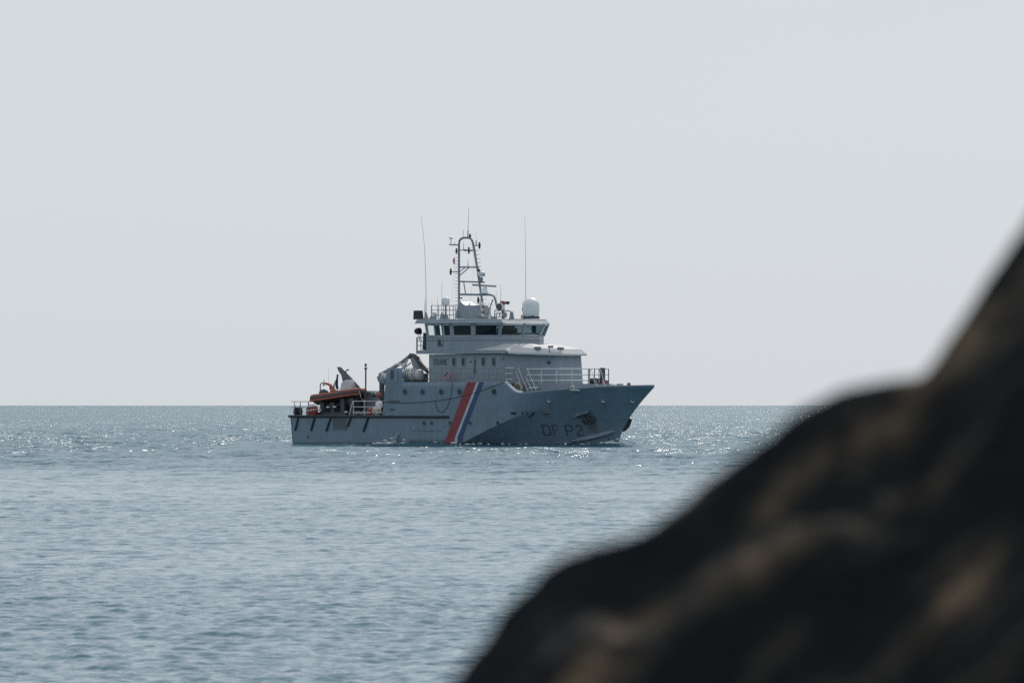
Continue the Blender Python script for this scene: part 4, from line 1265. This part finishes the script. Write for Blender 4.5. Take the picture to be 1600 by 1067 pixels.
def fore2(t, h):
    a = LP(919.6, 599.5, -2.0); b = LP(951, 599.5, -.9); p = a + (b - a) * t
    return Vector((p[0], p[1], zpl + h))
rails('bow_railing', fore2, (hf * .22, hf * .60, hf), [0, .06, .3, .52, 1.0], M['darkgrey'], .025, .045)
mb = MB()
for x0 in (922, 936.5):
    mb.tube([LP(x0 - .5, 598, -1.9), LP(x0 - .4, 581, -1.9), LP(x0 + .8, 577.6, -1.9), LP(x0 + 2.4, 578.4, -1.9), LP(x0 + 6, 592, -1.9), LP(x0 + 9, 603.5, -1.9)], .03, 5)
for px in (930.5, 941): mb.tube([LP(px, 594, -1.9), LP(px + 4.5, 604, -1.9)], .03, 5)
mb.build('ladder_handrail', M['rail'], ship)
# inclined ladder down to the fore deck
yl = -3.55
ld = bpy.data.objects.new('deck_ladder', None); col.objects.link(ld); ld.parent = ship
for p in (((809, 574), (826, 613)), ((806, 580), (816.5, 608)), ((823.5, 575), (839, 613)), ((821.5, 588), (832, 613))):
    MB().tube([LP(p[0][0], p[0][1], yl), LP(p[1][0], p[1][1], yl)], .035, 6).build('handrail', M['rail'], ld)
for k in range(6):
    MB().tube([LP(817 + k * 2.2, 589 + k * 4.6, yl), LP(824 + k * 2.2, 589 + k * 4.6, yl)], .03, 5).build('tread', M['midgrey'], ld)
mb = MB(); mb.tube([LP(826.8, 606, -3.55), LP(840.4, 605.7, -3.55)], .06, 6); mb.build('strip_lamp', M['white'], ship)
# strip coloured white to stand for sunlight where the bulwark steps down
edge = []
for px, py in ((788.5, 596.2), (791, 597.6), (794.5, 601), (799, 605.6), (804, 609.4), (809, 611.6), (816, 612.7)):
    q = HP(px, py + .2, 0.0); edge.append(Vector((q[0], q[1] + .04, zt(q[0]) if px < 788 else q[2])))
mb = MB()
lo_ = [e + Vector((0, -.05, -.06)) for e in edge]; hi_ = [e + Vector((0, -.05, .06)) for e in edge]; hi2 = [e + Vector((0, .30, .10)) for e in edge]; lo2 = [e + Vector((0, .30, -.02)) for e in edge]
n = len(edge)
mb.add(lo_ + hi_ + hi2 + lo2, [f for i in range(n - 1) for f in ((i, i + 1, n + i + 1, n + i), (n + i, n + i + 1, 2 * n + i + 1, 2 * n + i), (2 * n + i, 2 * n + i + 1, 3 * n + i + 1, 3 * n + i))], True)
mb.build('bulwark_sun_strip', M['white'], ship)
# windlass and fittings on the fore deck
q = LP(941.5, 598, -.6)
mb = MB(); mb.box(q[0] - .16, q[0] + .16, q[1] - .2, q[1] + .2, zpl, zpl + 1.45); g = mb.build('windlass_post', M['darkgrey'], ship, .03)
mb = MB(); mb.lathe((q[0] - .6, q[1] - .3, zpl + .18), [(.05, -.5), (.34, -.45), (.34, .45), (.05, .5)], 12, 'x'); mb.build('windlass_drum', M['black'], g)
mb = MB(); mb.box(q[0] + .1, q[0] + .6, q[1] - .4, q[1] + .1, zpl - .3, zpl + .3); mb.build('windlass_brake', M['darkred'], g, .05)
q = HP(957, 603.5, -.25); MB().box(q[0] - .25, q[0] + .2, q[1] - .1, q[1] + .3, q[2] - .2, q[2] + .16).build('roller_fairlead', M['white'], ship, .05)
q = HP(982, 602.5, -.3); MB().lathe(q, [(.2, -.3), (.17, .1), (.14, .22), (.001, .25)], 10).build('bow_bollard', M['darkred'], ship)
for px in (894.5,):
    q = LP(px, 606, -3.5); mb = MB(); mb.torus(q, .2, .06, 'y', 12, 6); mb.tube([q + Vector((-.3, 0, -.2)), q + Vector((.8, 0, -.22))], .07, 6); mb.build('deck_cleat', M['offwhite'], ship)

# ---- raised locker by the crane: recessed window in the side plate
MB().add(skin_quad(((610.3, 578), (616, 578), (616, 592.5), (610.3, 592.5)), .015), [(0, 1, 2, 3)]).build('side_opening', M['letters'], ship)
mb = MB(); q = skin_quad(((616.2, 577.6), (621, 577.6), (621, 596), (616.2, 596)), .03); q2 = skin_quad(((616.2, 577.6), (621, 577.6), (621, 596), (616.2, 596)), .005); mb.loft(q2, q); mb.build('side_door', M['mast'], ship)

# ---- knuckle-boom crane behind the raised quarters
yc = -2.6
cr = bpy.data.objects.new('deck_crane', None); col.objects.link(cr); cr.parent = ship
def C(pts, r, name, mat, y=yc, n=8): return MB().tube([LP(a, b, y) for a, b in pts], r, n).build(name, M[mat], cr)
C([(596.5, 650), (596.8, 594)], .26, 'crane_column', 'darkgrey')
C([(592.6, 588), (596, 596), (603, 597)], [.26, .3, .3], 'slewing_head', 'midgrey')
C([(593.6, 586), (610, 577), (628, 566), (640, 556.5), (646, 555)], [.2, .17, .17, .16, .2], 'outer_boom', 'midgrey')
C([(641, 556), (649, 557.5), (653, 561)], [.28, .3, .24], 'knuckle', 'darkgrey')
C([(646.5, 559), (652, 572), (655, 584)], [.34, .42, .45], 'main_boom', 'midgrey')
C([(652, 561), (660, 572), (669, 582)], [.24, .20, .14], 'brace', 'darkgrey')
C([(655, 562), (663, 571), (668.5, 577)], .05, 'ram', 'offwhite', yc - .3)
C([(637, 561), (633, 569), (630, 576)], [.08, .14, .18], 'jib_ram', 'offwhite', yc - .2)
C([(634, 573), (642, 567)], .06, 'link', 'mast', yc - .2)
mb = MB()
for px, py, r in ((599, 586.5, .26), (604, 588, .3), (608, 584, .2), (598, 590, .2)): mb.ball(LP(px, py, yc - .2), r, 10, 6, (1, 1, 1.1))
mb.build('hydraulic_hoses', M['offwhite'], cr)
C([(651, 557), (654, 561), (653, 566)], .03, 'hose', 'black', yc - .3); C([(612, 574), (620, 569), (627, 569), (630, 572)], .12, 'cover', 'offwhite', yc - .1)
# cradle rack beside the life raft
mb = MB()
for y in (-3.2, -2.2): mb.tube([LP(657, 577.5, y), LP(669, 577.5, y)], .05, 5); mb.tube([LP(630, 595, y), LP(670, 592, y)], .06, 5)
mb.tube([LP(657, 585, -3.2), LP(669, 585.5, -3.2)], .06, 6); mb.loft([tuple(LP(a, b, -1.6)) for a, b in ((630, 597), (630, 585), (668, 583), (668, 597))], [tuple(LP(a, b, -1.6) + Vector((0, .1, 0))) for a, b in ((630, 597), (630, 585), (668, 583), (668, 597))])
mb.build('raft_rack', M['darkgrey'], ship)

# ---- aft deck: stern rail, cradle, davit, mast post
ya = -B0 + .15
a = LP(455.2, 650, ya); b = LP(486, 650, ya)
hs = LP(470, 627.3, ya)[2] - a[2]
rails('stern_railing', pt(a, b), (hs * .6, hs), [.16, .46, .86], M['railgrey'], .03, .035)
a_ = Vector((a[0] + .1, ya, a[2])); rails('stern_railing', pt(a_, Vector((a_[0], -ya, a_[2]))), (hs * .6, hs), [.25, .5, .75, 1], M['railgrey'], .03, .035)
a = LP(551.5, 650, ya); b = LP(598, 650, ya); hs2 = LP(575, 626.8, ya)[2] - a[2]
rails('aft_railing', pt(a, b), (hs2 * .24, hs2 * .62, hs2), [.02, .38, .78], M['rail'], .027, .025)
MB().tube([LP(545.5, 648, ya), LP(551.5, 627, ya)], .035, 6).build('rail_stay', M['rail'], ship)
mb = MB(); mb.tube([LP(571.4, 650, -3.0), LP(571.4, 612, -3.0)], .12, 8); mb.tube([LP(571.4, 612, -3.0), LP(571.5, 576, -3.0)], .075, 8); mb.tube([LP(571.4, 577, -3.0), LP(571.4, 574, -3.0)], .14, 8); mb.tube([LP(571.4, 573, -3.0), LP(571.4, 568, -3.0)], .10, 8)
mb.build('light_post', M['darkgrey'], ship)
# davit arm: tapered box beam
dv = [(526.2, 573.2), (529, 580), (533, 586), (535.8, 597.5), (538.5, 598), (540.6, 592.5), (562.5, 611), (566.5, 609.5), (545, 586), (534.6, 575.5), (532.6, 573.4)]
mb = MB(); mb.loft([tuple(LP(a, b, -2.0)) for a, b in dv], [tuple(LP(a, b, -2.0) + Vector((0, .12, 0))) for a, b in dv]); g = mb.build('davit', paint('davit_grey', (0.13, 0.15, 0.17), 0.5, 0.1, 3.0), ship)
mb = MB(); mb.tube([LP(540, 582, -2), LP(540.6, 579.5, -2), LP(542.5, 578, -2), LP(545, 577.4, -2)], .06, 6); mb.build('davit_lamp', M['black'], g)
mb = MB(); mb.box(LP(553, 640, -1.7)[0], LP(585, 640, -1.7)[0], -1.7, -.4, ZAFT - .12, Z(613, 570, -1.7)); mb.build('davit_housing', M['midgrey'], ship, .04)
mb = MB(); mb.tube([LP(572, 611.6, -1.9), LP(592, 612.2, -1.9)], .12, 6); mb.build('davit_beam', M['offwhite'], ship)
# boat cradle: posts and beams, mostly in the boat's shade
ck = bpy.data.objects.new('boat_cradle', None); col.objects.link(ck); ck.parent = ship
for px in (504, 520, 536, 550): MB().box(LP(px, 640, -3.0)[0] - .22, LP(px, 640, -3.0)[0] + .22, -3.1, -1.0, ZAFT - .12, Z(628.5 if px < 530 else 622.5, 520, -3.0)).build('cradle_post', M['darkgrey'], ck)
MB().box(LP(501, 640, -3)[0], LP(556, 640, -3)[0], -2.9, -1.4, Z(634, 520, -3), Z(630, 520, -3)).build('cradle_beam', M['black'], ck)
MB().box(LP(500, 640, -3)[0], LP(545, 640, -3)[0], -3.4, -.4, ZAFT - .115, Z(644, 520, -3)).build('cradle_base', M['darkgrey'], ck)
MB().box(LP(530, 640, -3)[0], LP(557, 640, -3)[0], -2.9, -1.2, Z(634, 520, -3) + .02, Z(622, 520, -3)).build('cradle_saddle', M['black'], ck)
for px, py in ((512.5, 636), (523, 635.5), (500, 640.5), (508.5, 646), (541, 643.5)):
    q = LP(px, py, -3.3); MB().box(q[0] - .14, q[0] + .14, q[1] - .1, q[1] + .1, q[2] - .07, q[2] + .07).build('cradle_fitting', M['white'], ck, .03)
mb = MB()
for k in range(14):
    q = LP(553 + k * 2.4, 643 + (k % 3) * 1.4, -3.6); mb.box(q[0] - .1, q[0] + .08, q[1] - .1, q[1] + .1, q[2] - .1, q[2] + .06)
mb.build('deck_gear', M['midgrey'], ship)

# ------------------------------------------------------------------ things carried by the ship
# the rigid inflatable boat on the cradle
boat = bpy.data.objects.new('inflatable_boat', None); col.objects.link(boat)
yb2 = -2.4
bs = LP(487, 622, yb2 - .9); bf = LP(571, 617, yb2)
boat.location = (bs + bf) / 2
bl0 = boat.location.copy()
def bl(px, py, y): return LP(px, py, y) - bl0
# tubes run aft to bow on both sides and meet at the bow
zst, zbw = LP(490, 622.5, yb2 - .8)[2] - bl0[2], LP(566, 612.8, yb2 - .2)[2] - bl0[2]
x_s, x_b = bl(486.5, 622, yb2 - .85)[0], bl(571, 616, yb2)[0]
ctr = []
hw = .88
N = 15
for k in range(N):
    t = k / (N - 1)
    x = x_s + (x_b - .9 - x_s) * t
    w = hw if t < .62 else hw * math.cos((t - .62) / .38 * 1.05)
    ctr.append((x, w, zst + (zbw - zst) * (t ** 1.25)))
stb = [(x, yb2 - bl0[1] - w, z) for x, w, z in ctr]
prt = [(x, yb2 - bl0[1] + w, z) for x, w, z in ctr]
nose = [(x_b - .42, yb2 - bl0[1] - .34, zbw + .02), (x_b - .30, yb2 - bl0[1], zbw + .03), (x_b - .42, yb2 - bl0[1] + .34, zbw + .02)]
path = stb + nose + prt[::-1]
rad = [.20] + [.29] * (len(path) - 2) + [.20]
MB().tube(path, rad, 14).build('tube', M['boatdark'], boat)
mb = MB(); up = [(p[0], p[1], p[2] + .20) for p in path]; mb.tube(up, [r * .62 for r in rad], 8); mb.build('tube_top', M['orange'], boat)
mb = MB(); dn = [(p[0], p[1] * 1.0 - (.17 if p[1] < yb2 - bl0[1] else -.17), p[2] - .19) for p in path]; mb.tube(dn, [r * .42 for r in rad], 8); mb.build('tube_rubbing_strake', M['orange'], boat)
mb = MB()   # V hull under the tubes
rows = []
for x, w, z in ctr + [(x_b - .5, .1, zbw)]:
    rows.append([(x, yb2 - bl0[1] - w, z - .1), (x, yb2 - bl0[1] - w * .55, z - .42), (x, yb2 - bl0[1], z - .62), (x, yb2 - bl0[1] + w * .55, z - .42), (x, yb2 - bl0[1] + w, z - .1)])
mb.add([p for r in rows for p in r], [(i * 5 + j, i * 5 + j + 1, (i + 1) * 5 + j + 1, (i + 1) * 5 + j) for i in range(len(rows) - 1) for j in range(4)] + [(0, 1, 2, 3, 4)], True)
mb.add([(p[0], p[1], p[2] + .05) for r in rows for p in (r[0], r[4])], [(2 * i, 2 * i + 1, 2 * i + 3, 2 * i + 2) for i in range(len(rows) - 1)])
mb.build('boat_hull', M['boatdark'], boat)
for px in (496, 508, 521):
    q = bl(px, 618.5 - (px - 496) * .09, yb2 - hw - .1); MB().ball(q, .11, 8, 5, (1.4, .7, .6)).build('grab_handle', M['black'], boat)
cs = [(530.6, 612), (533, 597.8), (536.5, 596.6), (537.5, 594.6), (544, 594), (545.2, 600), (546.6, 612)]
mb = MB(); mb.loft([tuple(bl(a, b, yb2 - .45)) for a, b in cs], [tuple(bl(a, b, yb2 - .45) + Vector((0, .9, 0))) for a, b in cs]); mb.build('console', M['offwhite'], boat, .05)
mb = MB(); mb.tube([bl(541, 597, yb2 - .5), bl(545, 610, yb2 - .5)], .035, 6); mb.tube([bl(547.5, 608, yb2 - .3), bl(547, 600, yb2 - .3)], .06, 6); mb.build('console_rail', M['white'], boat)
mb = MB(); mb.ball(bl(506, 613.6, yb2), .46, 14, 8, (1.15, .8, .75)); mb.build('outboard_motor', M['darkgrey'], boat)
for k, pts in enumerate(([(506.5, 598.8), (512, 599.6), (517, 602), (520.3, 607), (522, 613)],)):
    mb = MB(); mb.tube([bl(a, b, yb2 - .35) for a, b in pts], [.08, .12, .14, .16, .17], 8); mb.tube([bl(a, b, yb2 + .35) for a, b in pts], [.08, .12, .14, .16, .17], 8); mb.tube([bl(507, 598.8, yb2 - .35), bl(507, 598.8, yb2 + .35)], .08, 6)
    mb.build('radar_arch', M['orange'], boat)
mb = MB(); mb.tube([bl(500.4, 613, yb2), bl(500.4, 601, yb2), bl(503.4, 597.6, yb2), bl(507, 598.4, yb2)], .055, 6); mb.tube([bl(506.4, 598, yb2), bl(506.4, 592.4, yb2)], .03, 5); mb.build('stern_frame', M['darkgrey'], boat)
mb = MB(); mb.lathe(bl(505.6, 603.2, yb2 - .2), [(.001, 0), (.09, .03), (.11, .16), (.05, .24), (.001, .25)], 8); mb.build('life_light', M['offwhite'], boat)
MB().tube([bl(513.4, 599, yb2), bl(513.2, 573, yb2)], [.02, .008], 4).build('whip_aerial', M['rail'], boat)
mb = MB(); mb.tube([bl(527, 611, yb2 - .2), bl(527.5, 586, yb2 - .2)], .045, 6); mb.ball(bl(527.4, 586.6, yb2 - .2), .11); mb.tube([bl(523, 612, yb2 - .2), bl(527.3, 601, yb2 - .2), bl(532, 612, yb2 - .2)], .03, 5); mb.build('flag_staff', M['black'], boat)
mb = MB(); q = bl(525, 611.5, yb2); mb.box(q[0] - .5, q[0] + .4, q[1] - .3, q[1] + .3, q[2] - .25, q[2] + .10); mb.build('seat', M['black'], boat, .04)
mb = MB(); q = bl(553, 610.8, yb2); mb.ball(q, .3, 10, 6, (1.4, .9, .6)); mb.build('gear_bag', M['darkgrey'], boat)
mb = MB(); mb.tube([bl(561.5, 611, yb2 - .62), bl(563.5, 619, yb2 - .72), bl(565.5, 624, yb2 - .5), bl(571, 626, yb2 - .4)], .025, 5); mb.build('painter_line', M['cream'], boat)
top_thing(boat, 'orange and dark inflatable boat with white console, stowed on the ship\'s aft deck', 'boat')

# a flag drooping from the boat's staff
fl = bpy.data.objects.new('flag', None); col.objects.link(fl)
fl.location = LP(527, 594, yb2 - .3)
f0 = fl.location.copy()
def cloth(pts, mat, name):
    vs = []; 
    for a, b, c, d in pts:
        for k in range(4):
            t = k / 3
            p = LP(a + (c - a) * t, b + (d - b) * t, yb2 - .3 + .07 * math.sin(k * 2.1 + b)) - f0
            vs.append(p)
    o = MB().add(vs, [(i * 4 + j, i * 4 + j + 1, (i + 1) * 4 + j + 1, (i + 1) * 4 + j) for i in range(len(pts) - 1) for j in range(3)], True).build(name, mat, fl)
    o.modifiers.new('cloth', 'SOLIDIFY').thickness = .02
cloth([(526.2, 588, 528.4, 588), (524.8, 594, 528.3, 594), (524.3, 601, 528.2, 601), (525, 607, 528.6, 608)], M['flagblue'], 'blue_band')
cloth([(524.4, 594.5, 525.6, 591), (522, 598, 524.6, 596), (520.6, 601, 524.3, 602), (521, 603.5, 523, 606)], M['white'], 'white_band')
cloth([(516.5, 600, 519.5, 602), (514.6, 604, 518.5, 606), (515, 609, 517, 610)], M['flagred'], 'red_band')
top_thing(fl, 'blue, white and red flag hanging limp from the orange boat\'s staff', 'flag')

# signal pennant on the mast halyard
mb = MB(); pp = [(709.6, 402.5, 711.2, 403.5), (707.6, 406, 710.6, 406.5), (708, 410, 711, 410.5), (709.4, 413, 710.6, 413.5)]
q0 = LP(710, 407, ym)
vs = []
for i, (a, b, c, d) in enumerate(pp):
    for k in range(3): vs.append(LP(a + (c - a) * k / 2, b + (d - b) * k / 2, ym + .05 * math.sin(k * 2 + i)) - q0)
mb.add(vs, [(i * 3 + j, i * 3 + j + 1, (i + 1) * 3 + j + 1, (i + 1) * 3 + j) for i in range(3) for j in range(2)], True)
o = mb.build('signal_flag', paint('faded_signal_flag', (0.65, 0.22, 0.2), 0.9, 0.15, 6.0)); o.location = q0; o.modifiers.new('cloth', 'SOLIDIFY').thickness = .02
top_thing(o, 'small faded red and white signal flag flying beside the mast ladder', 'flag')

def thing_mesh(mb, name, mat, q, label, cat, group=None, bevel=0):
    mb.v = [(p[0] - q[0], p[1] - q[1], p[2] - q[2]) for p in mb.v]
    o = mb.build(name, mat, None, bevel); o.location = q
    return o
def finish(o, label, cat, group=None): return top_thing(o, label, cat, group)

# lifebuoys
def lifebuoy(q, r, mat, label, axis='y', band=True):
    o = thing_mesh(MB().torus(q, r, r * .30, axis), 'lifebuoy', mat, q, label, 'lifebuoy')
    if band:
        for k in range(4):
            a = R(45 + 90 * k)
            p = Vector((r * math.cos(a), 0, r * math.sin(a)))
            MB().torus(p, r * .31, .018, 'x' if k % 2 else 'z', 10, 5).build('band', M['white'], o)
    return finish(o, label, 'lifebuoy', None)
lifebuoy(LP(699.4, 587.3, -B0 + .02), .31, paint('faded_red_buoy', (0.34, 0.16, 0.15), .6, .12, 4), 'faded red and white lifebuoy hanging on the side railing below the customs lettering')
lifebuoy(LP(809.5, 606.5, -3.9), .42, paint('tan_ring', (0.36, 0.32, 0.24), .6, .15, 4), 'cream ring standing behind the dip in the bulwark beside the ladder', 'y', False)
# life raft canister lying on its rack
q = LP(645, 585.5, -3.6)
mb = MB(); mb.lathe(q, [(.001, -1.05), (.40, -1.02), (.50, -.9), (.52, -.08), (.56, -.06), (.56, .06), (.52, .08), (.50, .9), (.40, 1.02), (.001, 1.05)], 18, 'x')
o = thing_mesh(mb, 'life_raft', M['offwhite'], q, '', '')
for dx in (-.75, -.5, -.25, .3, .6): MB().torus((dx, 0, 0), .525, .022, 'x', 18, 5).build('strap', M['darkgrey'], o)
finish(o, 'white drum shaped life raft canister strapped to its rack aft of the deckhouse', 'life raft')
# red marker drum with a white band at the stern
q = LP(487.5, 637, -4.0); q[2] = ZAFT - .12
mb = MB(); mb.lathe(q, [(.001, .0), (.42, .02), (.52, .12), (.56, .55), (.52, .95), (.44, 1.02), (.001, 1.04)], 18)
o = thing_mesh(mb, 'marker_drum', M['redpaint'], q, '', '')
mb = MB()
for k in range(9):
    a0 = R(195 + k * 20); w = .5
    pts = []
    for da, dz in ((0, .5 + k * .025), (R(13), .5 + k * .025 + .02), (R(17), .64 + k * .025), (R(4), .62 + k * .025)):
        pts.append((.572 * math.cos(a0 + da), .572 * math.sin(a0 + da), dz))
    mb.add(pts, [(0, 1, 2, 3)])
mb.build('white_marking', M['white'], o)
MB().lathe((0, 0, 1.03), [(.44, 0), (.40, .10), (.22, .20), (.001, .24)], 14).build('drum_lid', M['offwhite'], o)
finish(o, 'red drum with slanted white markings standing at the ship\'s stern', 'drum')
# black fenders by the stern rail
for i, (px, lab) in enumerate(((462.7, 'black round fender at the outermost stern corner of the ship'), (468.6, 'black round fender beside the stern corner one, nearer the red drum'))):
    q = LP(px, 642, -4.0 + .25 * i); q[2] = ZAFT + .42
    mb = MB(); mb.ball(q, .40, 14, 9, (.55, .8, 1.2)); o = thing_mesh(mb, 'fender', M['black'], q, '', ''); MB().torus((0, 0, .5), .1, .03, 'y', 10, 5).build('eye', M['rail'], o)
    finish(o, lab, 'fender', 'black fenders at the stern')
# orange float, cream buoy, white buoy and extinguisher near the crane column
q = LP(591.8, 617, -3.4); o = thing_mesh(MB().ball(q, .28, 14, 9, (1.25, 1, 1)), 'float', M['darkred'], q, '', ''); MB().lathe((-.45, 0, 0), [(.2, -.4), (.24, 0), (.15, .1)], 10, 'x').build('float_cap', M['darkgrey'], o)
finish(o, 'red float hung beside the crane column', 'float')
q = LP(588.5, 640.8, -4.1); o = thing_mesh(MB().ball(q, .42, 14, 9, (1, 1, .95)), 'buoy', M['cream'], q, '', ''); MB().torus((0, 0, 0), .42, .03, 'z', 16, 5).build('buoy_seam', M['ochre'], o)
finish(o, 'cream round buoy on the aft deck behind the white railing', 'buoy')
q = LP(592.2, 632.5, -3.6); o = thing_mesh(MB().ball(q, .34, 14, 9, (1, 1, 1.1)), 'buoy', M['white'], q, '', ''); MB().torus((0, 0, .38), .08, .025, 'y', 10, 5).build('eye', M['rail'], o)
finish(o, 'white round buoy hung just above the cream buoy', 'buoy')
q = LP(577, 641, -3.9); q[2] = ZAFT - .12
o = thing_mesh(MB().lathe(q, [(.001, 0), (.2, .02), (.22, .1), (.22, .72), (.1, .86), (.001, .88)], 12), 'fire_extinguisher', M['redpaint'], q, '', ''); MB().tube([(0, 0, .86), (0, 0, 1.0), (.16, 0, .98)], .04, 6).build('valve', M['black'], o)
finish(o, 'red extinguisher bottle standing behind the aft railing', 'extinguisher')
# rope slung along the side with a hanging bight
def ropepath(knots, off=.045, n=60):
    xs_ = [k[0] for k in knots]
    ts = np.linspace(0, len(knots) - 1, n)
    xk = np.arange(len(knots))
    return [HP(float(np.interp(t, xk, xs_)), float(np.interp(t, xk, [k[1] for k in knots])), off) for t in ts]
rp = MB()
rp.tube(ropepath([(598.5, 627.8), (610, 628.8), (625, 629.3), (640, 629.2), (655, 628.5), (670, 627.2), (681, 626), (700, 623.4), (720, 619.5), (740, 614.2), (760, 607.6), (778, 600.8), (787, 597.6)]), .022, 5)
q = HP(680, 626); o = thing_mesh(rp, 'mooring_rope', M['rope'], q, '', '')
rq = MB(); rq.tube(ropepath([(680, 626), (681.3, 632), (683.5, 638), (686.5, 642.5), (690, 644.2), (694, 642.5), (698, 637.5), (701.5, 630), (704.5, 619), (706.3, 607), (707, 597.5)]), .022, 5)
rq.v = [(p[0] - q[0], p[1] - q[1], p[2] - q[2]) for p in rq.v]; rq.build('hanging_bight', M['rope'], o)
finish(o, 'dark rope slung along the ship\'s grey side with a hanging loop', 'rope')

# ------------------------------------------------------------------ white water along the waterline, and the cooling water jet
fm, nt, p = nodes_of('white_foam')
p.inputs['Base Color'].default_value = (0.74, 0.78, 0.80, 1); p.inputs['Roughness'].default_value = 0.6
foam = MB()
def fleck(c, sx_, sy_, sz_):
    foam.ball(c, 1.0, 7, 4, (sx_, sy_, sz_))
clusters = [(602, 26, .6, .20), (616, 40, .9, .26), (628, 14, .5, .16), (650, 14, 1.6, .12), (672, 12, 1.2, .12), (690, 34, .7, .20), (704, 36, .7, .20), (722, 56, 1.0, .28), (738, 34, .7, .20), (760, 12, 1.5, .10), (800, 6, 2.5, .06), (850, 4, 2.5, .06), (912, 8, .8, .08), (480, 6, 1.5, .06), (560, 6, 2.0, .06), (960, 26, .9, .22), (969, 50, .7, .34)]
for px, cnt, spread, hh in clusters:
    q = HP(px, 697.2, .05)
    for k in range(cnt):
        dx = random.gauss(0, spread); dy = -abs(random.gauss(0, .35))
        x = q[0] + dx
        y = -BH(x, .05) - .05 + dy if x < stem(0) else random.gauss(0, .5)
        z = .16 + abs(random.gauss(0, hh * .8)) * math.exp(dy * 1.2)
        r = random.uniform(.03, .12)
        fleck((x, y, z), r * random.uniform(1.2, 3.5), r * 1.2, r * random.uniform(.5, 1.0))
foam.v = [tuple(ship.matrix_world @ Vector(v)) for v in foam.v]
tag(foam.build('foam', fm), 'white foam flecks along the waterline of the ship', 'foam', kind='stuff')
jet = MB()
p0 = HP(626.8, 675.5, .02)
for s in range(16):
    pts = []
    v0 = random.uniform(.9, 1.5); vy = random.uniform(.5, .9)
    for k in range(9):
        t = k / 8 * .62
        pts.append(p0 + Vector((-v0 * t * 1.3 + random.gauss(0, .01), -vy * t, -.5 * 7.2 * t * t - .15 * t)))
    jet.tube(pts, [.012 + .012 * k / 8 for k in range(9)], 4)
jet.v = [tuple(ship.matrix_world @ Vector(v)) for v in jet.v]
jm, nt, p = nodes_of('water_spray')
p.inputs['Base Color'].default_value = (0.6, 0.66, 0.7, 1); p.inputs['Roughness'].default_value = 0.4; p.inputs['Alpha'].default_value = 0.4
tag(jet.build('water_jet', jm), 'thin jet of cooling water pouring from the ship\'s side', 'water', kind='stuff')
